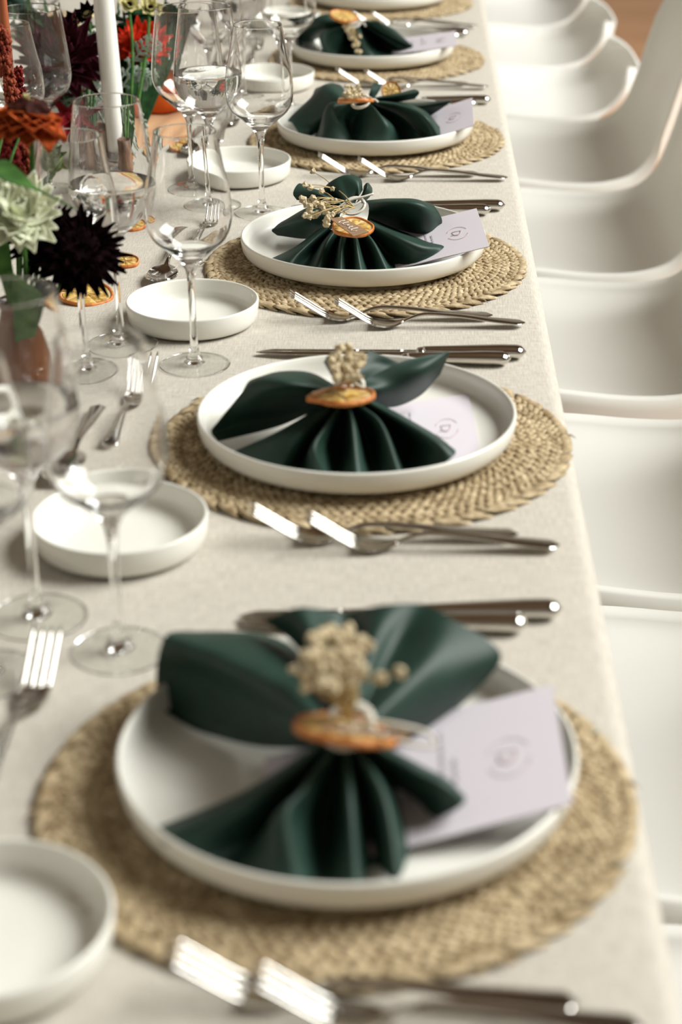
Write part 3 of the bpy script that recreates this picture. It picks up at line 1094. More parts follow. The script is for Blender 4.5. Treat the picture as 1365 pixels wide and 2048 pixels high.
def menu_card(c4, label, dy0=0.0):
    """Card from corners: p0 far right, p1 near right, p2 near left, p3 far left; bent slightly if corners differ in height."""
    P = [np.array(p) for p in c4]
    c = sum(P) / 4
    o = tag(empty('menu_card', c), label, 'menu card', 'lavender menu cards')
    G = []
    nu = 9
    for i in range(nu):
        s = i / (nu - 1)
        a, b2 = P[0] * (1 - s) + P[3] * s, P[1] * (1 - s) + P[2] * s
        G.append([a * (1 - t) + b2 * t - c for t in np.linspace(0, 1, 5)])
    mb = MB()
    sheet(mb, G, 0.0009)
    mb.obj('card_sheet', card_m, o, smooth=False)
    n = np.cross(P[2] - P[1], P[0] - P[1])
    n /= np.linalg.norm(n)
    if n[2] < 0:
        n = -n

    def pt(s, t):          # s: 0 right edge .. 1 left edge, t: 0 far .. 1 near
        return (P[0] * (1 - s) + P[3] * s) * (1 - t) + (P[1] * (1 - s) + P[2] * s) * t - c + n * 0.00085
    # monogram: letters p and d inside an open oval
    mg = MB()
    s0, t0 = 0.18, 0.52
    mg.tube([pt(s0 + .075 * math.cos(a), t0 + .15 * math.sin(a)) for a in np.linspace(R(25), R(165), 18)], .00022, 4)
    mg.tube([pt(s0 + .075 * math.cos(a), t0 + .15 * math.sin(a)) for a in np.linspace(R(205), R(335), 18)], .00022, 4)
    mg.tube([pt(s0 - .03, t0 - .05), pt(s0 + .035, t0 - .05)], .00028, 4)
    mg.tube([pt(s0 + .005 + .030 * math.cos(a), t0 - .05 + .10 * math.sin(a)) for a in np.linspace(0, PI, 14)], .00028, 4)
    mg.tube([pt(s0 + .05, t0 + .03), pt(s0 - .01, t0 + .03)], .00024, 4)
    mg.obj('monogram', ink_red, o)
    rg = random.Random(int(c[1] * 1000))
    tx = MB()
    for s, t_a, t_b in ((.36, .42, .62), (.40, .18, .68), (.52, .30, .70), (.56, .36, .64), (.68, .24, .76), (.72, .34, .66)):
        t = t_a
        while t < t_b:
            wl = rg.uniform(.03, .08)
            e = min(t + wl, t_b)
            tx.add([pt(s - .006, t), pt(s - .006, e), pt(s + .006, e), pt(s + .006, t)], [(0, 1, 2, 3)])
            t = e + .015
    tx.obj('printed_lines', ink_m, o, smooth=False)
    return o


# ------------------------------------------------------------------ place settings
PL = [(-.0219, .9388), (-.0320, 1.4798), (-.0402, 2.0146), (-.0380, 2.5816), (-.0536, 3.1528), (-.055, 3.70)]
PM = [(-.0289, .9324), (-.0257, 1.4807), (-.0368, 1.9968), (-.0360, 2.5836), (-.0446, 3.1496), (-.050, 3.70)]
SETT = ['nearest place setting', 'second place setting', 'third place setting, in focus', 'fourth place setting', 'fifth place setting', 'sixth place setting']
ZPL = MAT_T + 0.0006
for i, ((x, y), (mx, my)) in enumerate(zip(PL, PM)):
    placemat(mx, my, i * 1.1, 'round braided seagrass placemat under the plate of the %s' % SETT[i])
    p = link('dinner_plate', PLATE, loc=(x, y, ZPL))
    tag(p, 'off-white straight-rimmed dinner plate of the %s' % SETT[i], 'plate', 'dinner plates')

NAP = {}
for i, N in enumerate((N1, N2, N3, N4, N5)):
    x, y = PL[i]
    me = napkin_mesh(N, (x, y, ZPL))
    NAP[i] = me
    o = link('napkin', me, loc=(x, y, ZPL))
    tag(o, 'dark green napkin tied with twine at the %s' % SETT[i], 'napkin', 'green cloth napkins')
o6 = link('napkin', NAP[2], loc=(PL[5][0], PL[5][1], ZPL))
tag(o6, 'dark green napkin cut by the upper picture edge at the %s' % SETT[5], 'napkin', 'green cloth napkins')

napkins = [o for o in COL.objects if o.name.startswith('napkin')]
for i, (kpx, kz) in enumerate([((698, 1452), .074), ((698, 775), .070), ((708, 412), .066), ((722, 203), .074), ((708, 45), .074)]):
    x, y = PL[i]
    c = at(*kpx, kz) - np.array([x, y, ZPL])
    loop = {0: [[(0, 0, .004), (.022, -.006, .006), (.045, -.006, 0), (.048, -.012, -.006), (.02, -.012, 0), (0, -.004, .004)]],
            1: [[(0, 0, .006), (.012, -.01, .004), (.02, -.008, 0)], [(0, 0, .006), (.01, .012, .014), (.012, .018, .02)]],
            2: [[(-.02, -.006, -.002), (-.006, 0, .006), (.012, .004, .01), (.022, .008, .012)], [(-.018, -.01, -.006), (0, -.006, .002), (.008, -.002, .006)]],
            3: [[(0, 0, .004), (.018, -.004, .004), (.024, -.004, 0)]], 4: [[(0, 0, .004), (.014, -.004, .002), (.02, -.01, -.004)]]}[i]
    twine(napkins[i], c, 0.0125 if i else 0.014, loop=loop)

# dried orange slices on the napkins
orange_slice(at(690, 1462, .080), .0300, (R(-18), R(9), R(20)), 'dried orange slice seen edge-on tied to the nearest napkin', 1)
orange_slice(at(683, 794, .074), .0290, (R(-10), R(-4), R(80)), 'dried orange slice on the second napkin beneath cream blossoms', 2)
orange_slice(at(706, 455, .068), .0232, (R(8), R(2), R(140)), 'dried orange slice on the napkin in focus', 3)
orange_slice(at(712, 202, .081), .0250, (R(-15), R(-2), R(30)), 'flat orange slice edge-on atop the fourth napkin', 4)
orange_slice(at(783, 182, .070), .0140, (R(60), R(10), R(10)), 'brown dried orange slice standing upright behind the fourth napkin', 5)
orange_slice(at(688, 32, .085), .0240, (R(12), R(8), R(10)), 'orange slice on top of the fifth napkin', 6)
# loose slices on the cloth
for px, py, rd, lab, sd in ((350, 294, .0165, 'curled dried orange slice on the cloth behind the wine glass rim', 7), (374, 283, .014, 'small dried orange slice touching another beside a glass stem', 8),
                            (172, 588, .0300, 'large dried orange slice on the cloth under the black flower', 9), (250, 522, .0165, 'half dried orange slice on the cloth behind the water glass stem', 10),
                            (262, 448, .0190, 'dried orange slice seen through the water glass', 11), (262, 310, .013, 'dried orange slice on the cloth right of the white candle', 12)):
    c = at(px, py, 0.0045)
    orange_slice(c, rd, (R(7), R(5), sd * 0.9), lab, sd)

# wooden name tags
name_tag([at(661, 438, .0770), at(708, 473, .0750), at(738, 464, .0780), at(684, 434, .0790)], 'brown wooden name tag with white script on the napkin in focus')
name_tag([at(640, 1462, .0905), at(812, 1480, .088), at(822, 1466, .0905), at(650, 1446, .093)], 'pale wooden name tag strip lying over the nearest orange slice')
name_tag([at(613, 794, .082), at(716, 762, .088), at(730, 752, .092), at(625, 786, .086)], 'narrow tilted wooden tag across the second orange slice')
name_tag([at(676, 199, .0875), at(742, 198, .087), at(744, 194, .088), at(680, 195, .0885)], 'thin wooden tag on the fourth orange slice')

# dried gypsophila
def balls(lst, z, jit, seed):
    rg = random.Random(seed)
    return [at(px, py, z + rg.uniform(-jit, jit)) for px, py in lst]


b3 = [(626, 343), (610, 369), (621, 375), (665, 378), (644, 383), (606, 399), (620, 402), (631, 407), (656, 401), (670, 403), (621, 412), (619, 420), (647, 416), (652, 423), (611, 431), (619, 434), (636, 427), (655, 435), (666, 429), (653, 449), (679, 440), (643, 410), (627, 396), (650, 408), (658, 428), (654, 442), (630, 430), (612, 408)]
sprig(at(710, 416, .070), balls(b3, .082, .006, 1), 'loose cream gypsophila sprig spreading left of the napkin in focus', .0038, seed=1)
rg = random.Random(21)
b2 = [(692 + 36 * math.cos(a) * math.sqrt(r), 730 + 34 * math.sin(a) * math.sqrt(r)) for a, r in [(rg.uniform(0, 2 * PI), rg.uniform(0, 1)) for _ in range(38)]] + [(728, 714), (680, 697), (698, 695)]
sprig(at(698, 775, .074), balls(b2, .096, .008, 2), 'tight cream gypsophila cluster on the second napkin', .0036, seed=2)
b1 = [(668 + 66 * math.cos(a) * math.sqrt(r), 1318 + 60 * math.sin(a) * math.sqrt(r)) for a, r in [(rg.uniform(0, 2 * PI), rg.uniform(0, 1)) for _ in range(78)]] + [(690, 1262), (700, 1255), (588, 1338), (800, 1346), (762, 1356), (740, 1290), (612, 1375), (618, 1368)]
sprig(at(702, 1440, .080), balls(b1, .112, .010, 3), 'dense blurred gypsophila bunch on the nearest napkin', .0036, seed=3)
b4 = [(705 + 28 * math.cos(a) * math.sqrt(r), 182 + 12 * math.sin(a) * math.sqrt(r)) for a, r in [(rg.uniform(0, 2 * PI), rg.uniform(0, 1)) for _ in range(20)]]
sprig(at(715, 200, .084), balls(b4, .095, .005, 4), 'small gypsophila sprig behind the fourth orange slice', .0034, seed=4)
b5 = [(691, 52), (694, 60), (699, 66), (703, 74), (720, 72), (712, 80), (716, 88), (708, 90), (714, 102), (720, 104), (701, 68), (697, 57)]
sprig(at(700, 44, .080), [at(px, py, .072 - .0006 * (py - 50)) for px, py in b5], 'gypsophila sprig hanging down the front of the fifth napkin', .0042, seed=5)

# menu cards: far right, near right, near left, far left
def card(px_fr, z1, px_nr, z2, px_nl, z3, length, label):
    a, b_3, c3 = at(*px_fr, z1), at(*px_nr, z2), at(*px_nl, z3)
    d = (c3 - b_3)
    d = d / np.linalg.norm(d) * length
    return menu_card([a, b_3, b_3 + d, a + d], label)


card((1106, 1370), .050, (1146, 1608), .0375, (830, 1690), .0215, .185, 'lavender menu card leaning on the rim of the nearest plate')
card((938, 788), .0155, (962, 912), .0155, (850, 930), .0155, .150, 'pale lavender menu card lying flat in the second plate')
card((954, 417), .052, (980, 493), .0455, (830, 529), .0225, .165, 'lavender menu card tilted over the rim of the plate in focus')
card((945, 196), .052, (949, 251), .0440, (872, 275), .0240, .165, 'lavender menu card on the fourth plate')
card((912, 62), .050, (914, 92), .0420, (822, 104), .0240, .165, 'lavender menu card on the fifth plate')

# bread plates
BP = [((-32, 1830), 'the nearest placemat, cropped by the picture corner'), ((239, 1030), 'the second placemat, behind a wine glass stem'), ((385, 599), 'the third placemat behind the empty glass'),
      ((478, 318), 'the fourth placemat behind two glass stems'), ((543, 143), 'the fifth placemat'), ((566, 26), 'the sixth placemat')]
for (px, py), lab in BP:
    c = at(px, py, .0255)
    p = link('bread_plate', BOWL, loc=(c[0], c[1], 0.0006))
    tag(p, 'small off-white side plate with upright rim beside %s' % lab, 'plate', 'small side plates')

# forks: inner (longer reach, further away) and outer
FK = [((335, 1900), (1155, 2010), (505, 1945), (1240, 2055)), ((497, 1015), (1035, 1070), (610, 1030), (1093, 1092)), ((580, 587), (985, 632), (668, 600), (1034, 647)),
      ((637, 309), (957, 347), (716, 317), (1004, 356)), ((672, 138), (939, 167), (729, 141), (964, 174)), ((700, 22), (893, 50), (742, 23), (932, 52))]
for i, (a, b_4, c_, d_) in enumerate(FK):
    cutlery('dinner_fork', FORK_L, at(*a, .03), at(*b_4, .004), 'steel fork touching the placemat at the %s' % SETT[i], 'forks beside the placemats')
    cutlery('dinner_fork', FORK, at(*c_, .03), at(*d_, .004), 'steel fork in front of its pair at the %s' % SETT[i], 'forks beside the placemats')
# knives beyond each plate
KN = [((1131, 1219), (1062, 1248)), ((1057, 705), (1027, 718)), ((1014, 411), (986, 420)), ((985, 200), (958, 208)), ((940, 66), (923, 72))]
for i, (a, b_4) in enumerate(KN):
    ea, eb = at(*a, .007), at(*b_4, .007)
    la = .236 if i == 0 else .270
    cutlery('table_knife', KNIFE_M if i == 0 else KNIFE, ea + np.array([-la, .004 if i else -.012, 0]), ea, 'longer knife beyond the plate of the %s' % SETT[i], 'knives beyond the plates')
    cutlery('table_knife', KNIFE_S, eb + np.array([-.208, .003, 0]), eb, 'shorter knife close behind the plate of the %s' % SETT[i], 'knives beyond the plates')
# dessert fork and spoon at the head of each plate
for i, (x, y) in enumerate(PL[:5]):
    fx = (-.233, -.236, -.220, -.250, -.254)[i]
    cutlery('dessert_fork', FORK_S, (fx, y + .150), (fx - .012, y - .028), 'dessert fork with tines pointing away at the head of the %s' % SETT[i], 'dessert forks')
    cutlery('dessert_spoon', SPOON, (fx - .044, y - .100), (fx - .038, y + .080), 'dessert spoon lying left of the dessert fork at the %s' % SETT[i], 'dessert spoons')

# glasses
A_, B_, C_ = 'A', 'B', 'C'


def gpx(kind, px, py, label, water=False):
    c = at(px, py, 0)
    return glass(kind, c[0], c[1], label, water)


gpx('A', 240, 1302, 'empty wine glass, blurred, left of the nearest napkin')
gpx('B', 75, 1235, 'blurred glass of water at the left edge, before the amber vase', True)
gpx('A', -22, 1350, 'blurred glass cropped by the left edge, foremost of all', True)
gpx('A', 390, 730, 'empty wine glass in sharp focus in front of the third side plate')
gpx('B', 243, 690, 'glass of water behind the focused wine glass, beside the black flower', True)
gpx('A', 172, 742, 'empty glass left of the water glass, behind the black flower')
gpx('A', 525, 427, 'empty wine glass beside the fourth side plate')
gpx('C', 386, 378, 'wide wine glass in front of the red flower and white side plate', False)
gpx('B', 425, 412, 'glass of water just right of the wide wine glass', True)
for dy, n in ((PL[3][1] + .20, 'fourth'), (PL[4][1] + .20, 'fifth')):
    glass('A', -.172, dy, 'empty wine glass at the upper edge above the %s side plate' % n)
    glass('B', -.252, dy + .055, 'water glass at the upper edge, left of the empty one over the %s plate' % n, True)
    glass('C', -.285, dy - .035, 'wide glass at the upper edge, leftmost of the trio over the %s plate' % n)
c = at(60, 17, .232)
glass('C', c[0], c[1], 'large empty glass in the upper left in front of the burgundy bloom')
c = at(10, 47, .232)
glass('A', c[0], c[1], 'glass at the upper left corner behind the rust candle', True)

# far side of the table: settings seen at the upper left
for k, y in enumerate((2.95, 3.48, 4.02)):
    w = ['nearer', 'middle', 'farther'][k]
    placemat(-.80, y, k, 'round straw placemat across the table at upper left, %s of three' % w)
    tag(link('dinner_plate', PLATE, loc=(-.80, y, ZPL)), 'dinner plate across the table at upper left, %s of three' % w, 'plate', 'dinner plates')
    tag(link('napkin', NAP[(2, 1, 3)[k]], loc=(-.80, y, ZPL), rot=(0, 0, PI)), 'dark napkin across the table at upper left, %s of three' % w, 'napkin', 'green cloth napkins')
    tag(link('bread_plate', BOWL, loc=(-.585, y - .12, .0006)), 'white side plate across the table at upper left, %s of three' % w, 'plate', 'small side plates')
    glass('C', -.60, y + .12, 'glass across the table at upper left, by the %s plate' % w)

# ------------------------------------------------------------------ candles
c = at(238, 332, 0)
hold = tag(empty('candle_holder', (c[0], c[1], 0.0004)), 'low clear glass holder under the white candle', 'candle holder')
hb = MB()
hb.lathe([(0, 0), (.026, 0), (.027, .002), (.025, .004), (.018, .007), (.0165, .012), (.0170, .022), (.0160, .023), (.0148, .022), (.0146, .0125), (0, .012)], 40)
hb.obj('holder_cup', glass_m, hold)
cd = MB()
cd.lathe([(0, .0), (.0138, 0), (.0140, .002), (.0139, .12), (.0133, .24), (.0115, .315), (.006, .325), (0, .327)], 40)
cand = cd.obj('candle', wax_m, loc=(c[0], c[1], .0135))
cand.rotation_euler = (0, R(-2.0), 0)
tag(cand, 'tall white taper candle standing among the flowers', 'candle')
wk = MB()
wk.tube([(0, 0, .325), (.0005, 0, .333), (.002, 0, .338)], .0009, 6)
wk.obj('wick', black_metal, cand)
c = aty(30, 262, 2.2)
base = np.array([c[0] - .002, 2.2, 0.0])
rc = MB()
rc.lathe([(0, 0), (.0075, 0), (.0075, .10), (.0066, .20), (.0052, .248), (.0030, .258), (0, .259)], 20)
rcan = rc.obj('taper_candle', rust_wax, loc=(base[0], base[1], .018))
tag(rcan, 'slender rust-red taper candle at the upper left corner', 'candle')
wk = MB()
wk.tube([(0, 0, .257), (.0004, 0, .266)], .0008, 5)
wk.obj('wick', black_metal, rcan)
rh = MB()
rh.lathe([(0, 0), (.024, 0), (.025, .002), (.012, .006), (.0095, .010), (.0095, .030), (.0080, .030), (.0080, .0165), (0, .0165)], 28)
rho = rh.obj('taper_holder', brass, loc=(base[0], base[1], .0004))
tag(rho, 'small brass holder under the rust taper candle', 'candle holder')

# ------------------------------------------------------------------ flowers
def petal_mesh(name, L, wd, cup, m, tip=0.25, curl=0.0, n=7):
    G = []
    for i in range(n):
        t = i / (n - 1)
        w = wd * (math.sin(PI * min(1, (t * .92 + .08)) ** .8) * (1 - t) + math.sin(PI * (0.5 + .5 * t)) * t * 0 + tip * t * (1 - t) * 2 + .06 * (1 - t))
        w = max(w, wd * .03)
        G.append([(L * t, v * w, cup * L * t * t + curl * L * t * t * t + .35 * wd * v * v) for v in np.linspace(-1, 1, 5)])
    mb = MB()
    sheet(mb, G, 0.0006)
    return mb.mesh(name, m)


def flower(kind, c, rad, layers, m, label, face=(0, 0, 1), core=None, stem_to=None, group=None, cat='flower', stem_m=None, cup=.25, pw=.22, tip=.25):
    """layers: list of (count, radius factor, elevation in degrees)"""
    c = np.array(c, float)
    o = empty(kind, c)
    tag(o, label, cat, group)
    q = Vector(face).to_track_quat('Z', 'Y').to_matrix().to_4x4()
    rg = random.Random(int(abs(c[0] * 1000 + c[1] * 77)))
    cache = {}
    for li, (cnt, rf, el) in enumerate(layers):
        if rf not in cache:
            cache[rf] = petal_mesh('petal', rad * rf, rad * rf * pw, cup, m, tip)
        for k in range(cnt):
            a = 2 * PI * (k + .5 * (li % 2)) / cnt + rg.uniform(-.08, .08)
            rot = q @ Matrix.Rotation(a, 4, 'Z') @ Matrix.Rotation(-R(el + rg.uniform(-7, 7)), 4, 'Y')
            p = link('petal', cache[rf], o)
            p.matrix_local = rot @ Matrix.Translation((rad * .06, 0, 0))
            s = rg.uniform(.9, 1.08)
            p.scale = (s, s, s)
    if core:
        cr, cm = core
        bm = bmesh.new()
        bmesh.ops.create_icosphere(bm, subdivisions=3, radius=cr)
        for v in bm.verts:
            v.co *= 1 + rg.uniform(-.12, .12)
            v.co.z *= .75
        me = bpy.data.meshes.new('flower_heart')
        bm.to_mesh(me)
        bm.free()
        me.materials.append(cm)
        h = link('flower_heart', me, o)
        h.matrix_local = q
    if stem_to is not None:
        e = np.array(stem_to) - c
        sm = MB()
        sm.tube(crom([(0, 0, 0), e * .4 + np.array([.006, 0, .012]), e], 12), [.0022] * 12, 7)
        sm.obj('stem', stem_m or leaf_m, o)
    return o


V1 = np.array([-.352, 1.600, 0.0])                # vase of the near arrangement
vb = MB()
vb.lathe([(0, 0), (.026, 0), (.029, .003), (.034, .020), (.0345, .040), (.028, .060), (.0185, .074), (.0165, .084), (.0190, .092), (.0178, .0925), (.0150, .084), (.0165, .074), (.026, .059), (.0325, .040), (.032, .020), (.026, .005), (0, .004)], 40)
v1o = vb.obj('bud_vase', amber_m, loc=(V1[0], V1[1], .0004))
tag(v1o, 'small amber bud vase seen through the blurred water glass', 'vase')
mouth1 = V1 + np.array([0, 0, .03])
flower('black_dahlia', aty(158, 506, 1.585), .043, [(14, .6, 62), (18, .8, 42), (20, .95, 22), (22, 1.0, 4), (20, 1.0, -16), (18, .95, -36), (14, .85, -56)], black_petal, 'almost black spiky bloom in front of the glass stems', (.35, -.5, .75), (.030, black_petal), mouth1, cup=.06, pw=.17, tip=.7)
flower('black_dahlia', aty(92, 478, 1.60), .036, [(12, .6, 55), (16, .9, 28), (18, 1.0, 4), (16, 1.0, -20), (12, .9, -45)], black_petal, 'smaller black bloom tucked left of the large black one', (-.2, -.6, .75), (.026, black_petal), mouth1, cup=.06, pw=.2, tip=.7)
flower('scabiosa', aty(36, 432, 1.52), .036, [(12, .55, 60), (16, .8, 35), (18, 1.0, 12), (16, 1.0, -10)], pale_petal, 'pale greenish white ruffled bloom at the left edge', (.25, -.6, .7), (.013, pale_petal), mouth1, pw=.3, tip=.9)
zin = flower('zinnia', aty(60, 228, 1.56), .034, [(9, .75, -2), (10, 1.0, -18), (9, 1.0, -36)], orange_petal, 'orange-red bloom with dark centre above the green bud', (.15, .1, .95), (.019, zheart_m), mouth1, pw=.42, tip=1.6, cup=-.15)
tuft = flower('tuft', aty(54, 213, 1.56), .010, [(8, 1.0, 60), (8, .8, 30)], yellow_petal, 'yellow tuft on top of the orange bloom', (0, 0, 1), (.005, yellow_petal), None, pw=.3, tip=.6)
tuft.location = tuft.location - zin.location
tuft.parent = zin
del tuft['category']
tuft['label'] = 'yellow tuft'
flower('scabiosa_bud', aty(98, 318, 1.75), .020, [(8, .8, 70), (8, 1.0, 50), (6, .9, 10)], bud_m, 'round green bud below the orange bloom', (.4, -.5, .5), (.0135, bud_m), mouth1, pw=.3, tip=.6)
# long green leaf
def leaf(name, pts, wd, m, label, droop=0.2, group=None):
    P = crom(pts, 20)
    c = P[0].copy()
    mb = MB()
    Gd = []
    for i in range(20):
        t = i / 19
        d = P[min(i + 1, 19)] - P[max(i - 1, 0)]
        sd = np.cross(d, [0, 0, 1.0])
        sd /= np.linalg.norm(sd) + 1e-9
        w = wd * max(.04, math.sin(PI * (t * .9 + .07)) ** .8)
        Gd.append([P[i] - c + sd * v * w + np.array([0, 0, droop * w * v * v]) for v in np.linspace(-1, 1, 5)])
    sheet(mb, Gd, .0007)
    o = mb.obj(name, m, loc=c)
    tag(o, label, 'leaf', group)
    return o


leaf('blade_leaf', [V1 + np.array([0, 0, .07]), aty(-30, 350, 1.50), aty(40, 366, 1.44), aty(150, 418, 1.46)], .012, leaf_m, 'long blurred green leaf arching over the pale bloom')
leaf('stem_leaf', [V1 + np.array([.004, -.01, .03]), aty(60, 600, 1.56), aty(20, 545, 1.54)], .016, leaf_m, 'broad green leaf standing in the amber vase')
leaf('stem_leaf', [V1 + np.array([-.004, 0, .03]), aty(85, 610, 1.58), aty(95, 560, 1.60)], .014, darkleaf_m, 'dark green leaf right of the amber vase mouth')
for k, (px, py) in enumerate(((110, 345), (125, 320))):
    leaf('bud_leaf', [aty(85, 372 - 8 * k, 1.74), aty(100, 352, 1.73), aty(px, py, 1.73)], .007, leaf_m, ['small lower leaf beside the green bud', 'small upper leaf beside the green bud'][k])


# hanging rust tassels
def tassel(name, pts, r, m, label, seed, hang=True):
    rg = random.Random(seed)
    P = crom(pts, 26)
    mb = MB()
    mb.tube(P - P[0], [r * .4] * 26, 6)
    for i in range(26):
        for k in range(9):
            a = rg.uniform(0, 2 * PI)
            rr = r * rg.uniform(.5, 1.05)
            q = P[i] - P[0] + np.array([math.cos(a) * rr, math.sin(a) * rr, rg.uniform(-.003, .003)])
            s = r * rg.uniform(.28, .5)
            mb.add([q + np.array(o_) * s for o_ in ((1, 0, 0), (-1, 0, 0), (0, 1, 0), (0, -1, 0), (0, 0, 1.4), (0, 0, -1.4))],
                   [(0, 2, 4), (2, 1, 4), (1, 3, 4), (3, 0, 4), (2, 0, 5), (1, 2, 5), (3, 1, 5), (0, 3, 5)])
    o = mb.obj(name, m, loc=P[0])
    st = MB()
    e0 = (P[0] if hang else P[-1]) - P[0]
    e1 = V1 + np.array([0, 0, .05]) - P[0]
    mid = (e0 + e1) / 2 + (np.array([-.012, -.006, .035]) if hang else np.array([0, 0, .0]))
    st.tube(crom([e0, mid, e1], 14), .0016, 6)
    st.obj('stem', leaf_m, o)
    tag(o, label, 'flower', 'hanging tassels')
    return o


tassel('amaranth_tassel', [aty(12, 235, 1.76), aty(14, 300, 1.75), aty(22, 362, 1.74)], .011, darkred_m, 'dark red hanging tassel at the left edge', 1)
tassel('amaranth_tassel', [aty(48, 245, 1.77), aty(47, 310, 1.765), aty(48, 372, 1.76)], .008, amaranth_m, 'rust brown hanging tassel right of the dark red one', 2)
tassel('amaranth_tassel', [aty(2, 60, 1.95), aty(12, 130, 1.94), aty(28, 215, 1.93)], .007, amaranth_m, 'upright rust brown spike at the upper left edge', 3, False)
tassel('amaranth_tassel', [aty(36, 140, 1.97), aty(42, 190, 1.96), aty(44, 225, 1.95)], .005, darkred_m, 'thin dark red spike behind the orange bloom', 4, False)

# second arrangement around the white candle
V2 = np.array([-.425, 2.452, 0.0])
vb = MB()
prof = crom([(.030, 0.0), (.031, .006), (.0285, .02), (.030, .035), (.027, .046), (.0265, .052)], 14)
vb.lathe([(0, 0)] + [tuple(p) for p in prof] + [(.022, .052), (.022, .01), (0, .008)], 36)
v2o = vb.obj('bark_vase', bark_m, loc=(V2[0], V2[1], .0004))
tag(v2o, 'low rough brown bark-like vase beside the white candle', 'vase')
vb = MB()
vb.lathe([(0, 0), (.012, 0), (.013, .01), (.011, .03), (.012, .045), (.0105, .046), (.0095, .03), (0, .012)], 28)
c = at(262, 345, 0)
v3o = vb.obj('bark_vase', bark_m, loc=(c[0] - .002, c[1], .0004))
tag(v3o, 'narrow brown bark-like vase right of the white candle', 'vase')
V3 = np.array([c[0] - .002, c[1], .02])
m2 = V2 + np.array([0, 0, .03])
flower('dahlia', aty(130, 118, 2.47), .064, [(12, .5, 65), (14, .8, 42), (16, 1.0, 18), (16, 1.0, -6), (14, .95, -28)], burg_petal, 'dark burgundy bloom left of the white candle', (.1, -.55, .8), (.02, burg_petal), m2, pw=.24, tip=.6)
flower('dahlia', aty(100, 175, 2.50), .040, [(10, .6, 55), (12, .9, 30), (14, 1.0, 5), (10, 1.0, -20)], burg_petal, 'lower burgundy bloom seen through the large glass', (-.1, -.7, .6), (.015, black_petal), m2, pw=.24, tip=.6)
flower('dahlia', aty(282, 95, 2.64), .040, [(10, .6, 60), (12, .9, 35), (13, 1.0, 10), (12, 1.0, -25), (8, .9, -50)], red_petal, 'bright scarlet bloom right of the white candle', (.3, -.5, .6), (.014, crimson_petal), V3, pw=.26, tip=.8)
flower('lily', aty(140, 232, 2.44), .046, [(6, 1.0, -4), (5, .9, -26)], crimson_petal, 'crimson star of pointed petals below the burgundy bloom', (.1, -.35, .8), (.008, crimson_petal), m2, pw=.2, tip=.1)
for k, (px, py, Y, lab) in enumerate(((150, 45, 2.50, 'small black and yellow bloom at the top, left of the candle'), (176, 30, 2.52, 'small black and yellow bloom touching the candle top'), (300, 18, 2.62, 'small yellow and black bloom at the top, right of the candle'), (258, 12, 2.60, 'pale yellow round bloom at the top edge'))):
    cc = aty(px, py, Y)
    flower('pincushion_bloom', cc, .017, [(8, 1.0, 12), (6, .8, 40)], yellow_petal if k > 1 else black_petal, lab, (.2 if k > 1 else -.3, -.6, .6), (.008, yellow_petal if k < 2 else black_petal), m2 if k < 2 else V3, group='small dark-centred blooms', pw=.34, tip=1.0)
DL = [((330, 60), (350, 25), (378, -5), 'slanting right to the top edge, beside the wide glass'), ((335, 70), (330, 20), (335, -15), 'standing upright left of the wide glass'), ((300, 75), (275, 45), (262, 10), 'leaning left under the pale round bloom'),
      ((345, 55), (385, 35), (405, 15), 'seen through the wide glass, slanting'), ((240, 90), (250, 55), (246, 20), 'upright against the right side of the candle'), ((262, 70), (240, 40), (236, 0), 'bending over behind the candle'),
      ((310, 50), (300, 20), (292, -15), 'behind the small yellow bloom'), ((350, 60), (372, 50), (396, 48), 'lying low behind the wide glass'), ((280, 60), (268, 30), (280, -10), 'upright above the scarlet bloom'), ((320, 60), (345, 45), (352, 10), 'curving right above the scarlet bloom'),
      ((140, 70), (120, 40), (118, 5), 'upright above the burgundy bloom'), ((160, 80), (176, 60), (186, 20), 'upright against the left side of the candle'), ((90, 90), (70, 60), (62, 30), 'leaning left behind the large empty glass'), ((150, 150), (176, 130), (182, 95), 'low between burgundy bloom and candle'),
      ((60, 80), (30, 50), (20, 5), 'in the top left corner, leaning left'), ((70, 70), (60, 30), (55, -15), 'upright in the top left corner'), ((80, 90), (40, 80), (5, 70), 'lying low at the upper left edge'), ((95, 80), (100, 40), (88, 0), 'between the top left corner and burgundy bloom')]
for k, (pa, pb, pc, lab) in enumerate(DL):
    yy = 2.70 + .02 * (k % 4) if k < 10 else (2.60 if k < 14 else 2.66 + .02 * (k % 3))
    root = V3 if k < 10 else V2 + np.array([0, 0, .03])
    leaf('dark_leaf', [root] + [aty(px, py, yy) for px, py in (pa, pb, pc)], .019, darkleaf_m, 'dark green leaf ' + lab, group='dark leaves behind the blooms')


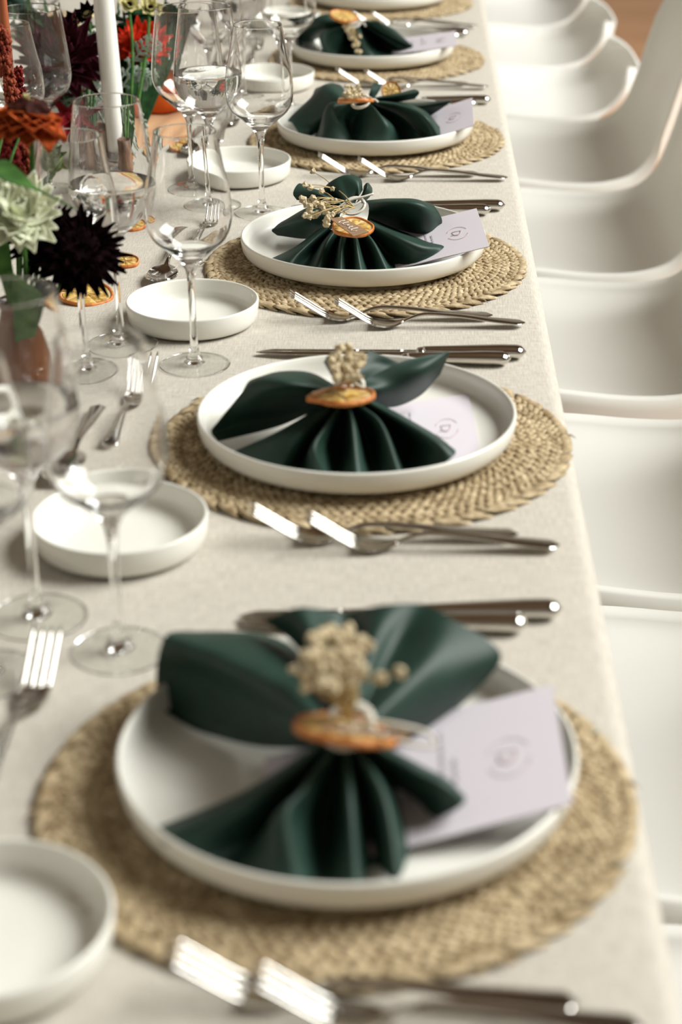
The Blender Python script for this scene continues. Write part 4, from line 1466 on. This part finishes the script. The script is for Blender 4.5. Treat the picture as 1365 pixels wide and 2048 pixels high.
def dusty_leaf(pts, wd, label, seed):
    """Lobed silver leaf: a midrib strip with fingered side lobes."""
    rg = random.Random(seed)
    P = crom(pts, 24)
    c = P[0].copy()
    P = P - c
    o = empty('dusty_leaf', c)
    tag(o, label, 'leaf', 'silver lobed leaves')
    mb = MB()
    mb.tube(P, list(np.linspace(.0016, .0006, 24)), 6)
    mb.obj('midrib', silver_leaf, o)
    for i in range(3, 23, 3):
        d = P[min(i + 1, 23)] - P[i - 1]
        d /= np.linalg.norm(d)
        sd = np.cross(d, FW)
        sd /= np.linalg.norm(sd)
        for sg in (-1, 1):
            t = i / 23
            Lb = wd * (.55 + .65 * math.sin(PI * t)) * rg.uniform(.8, 1.15)
            ax = sd * sg * .8 + d * .6
            ax /= np.linalg.norm(ax)
            nr = np.cross(ax, d)
            lb = MB()
            for off, ln, tw in ((0.0, 1.0, 0.0), (.35, .42, .75), (.55, .36, -.75), (.7, .28, .6)):
                Gd = []
                ax2 = ax + d * tw
                ax2 /= np.linalg.norm(ax2)
                d2 = d - ax2 * (d @ ax2)
                d2 /= np.linalg.norm(d2)
                st0 = P[i] + ax * Lb * off + np.array([0, 0, -.3 * Lb * off * off])
                for j in range(6):
                    q_ = j / 5
                    w = Lb * (.11 if tw == 0 else .085) * (1.0 - .25 * q_) * (1 if j < 5 else .45)
                    cen = st0 + ax2 * Lb * ln * q_ + np.array([0, 0, -.3 * Lb * ln * q_ * q_])
                    Gd.append([cen + d2 * v * w + nr * (.06 * Lb * v * v) for v in np.linspace(-1, 1, 3)])
                sheet(lb, Gd, .0008)
            lb.obj('lobe', silver_leaf, o)
    return o


dusty_leaf([aty(215, 215, 2.52), aty(182, 165, 2.51), aty(186, 105, 2.50), aty(200, 70, 2.50)], .030, 'silver-green lobed leaf left of the white candle', 1)
dusty_leaf([aty(215, 260, 2.50), aty(180, 205, 2.49), aty(152, 190, 2.48), aty(134, 225, 2.47)], .022, 'silver-green lobed leaf bending down left over the glass rim', 2)
dusty_leaf([aty(236, 165, 2.53), aty(266, 125, 2.54), aty(286, 95, 2.54), aty(306, 76, 2.54)], .017, 'silver-green lobed leaf rising before the scarlet bloom', 3)
dusty_leaf([aty(236, 190, 2.52), aty(262, 150, 2.52), aty(285, 150, 2.52), aty(306, 158, 2.51)], .015, 'silver-green lobed leaf pointing right at the glass', 4)
dusty_leaf([aty(240, 205, 2.50), aty(262, 228, 2.49), aty(272, 275, 2.47), aty(268, 330, 2.45)], .018, 'silver-green lobed leaf hanging down right of the candle', 5)
dusty_leaf([aty(200, 200, 2.52), aty(170, 150, 2.52), aty(165, 110, 2.51)], .022, 'small silver-green lobed leaf under the burgundy bloom', 6)

# thin flat peach sheet and rounded orange body beyond the wide glass
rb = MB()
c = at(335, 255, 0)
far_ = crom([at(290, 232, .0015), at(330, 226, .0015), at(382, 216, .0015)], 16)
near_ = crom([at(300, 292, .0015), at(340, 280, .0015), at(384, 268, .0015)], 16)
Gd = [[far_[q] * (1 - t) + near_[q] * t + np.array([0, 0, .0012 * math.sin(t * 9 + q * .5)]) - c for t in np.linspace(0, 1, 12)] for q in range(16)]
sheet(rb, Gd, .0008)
o = rb.obj('peach_sheet', peach_m, loc=c)
tag(o, 'thin flat peach sheet on the table behind the wide wine glass', 'cloth')
ob = MB()
ob.lathe([(0, 0), (.036, 0), (.043, .005), (.047, .018), (.046, .036), (.039, .050), (.024, .0575), (.006, .056), (0, .054)], 40)
c = at(312, 226, 0.0)
o = ob.obj('orange_gourd', orange_m, loc=(c[0], c[1] + .015, .0034))
tag(o, 'smooth rounded orange ornament on the cloth between glasses', 'ornament')
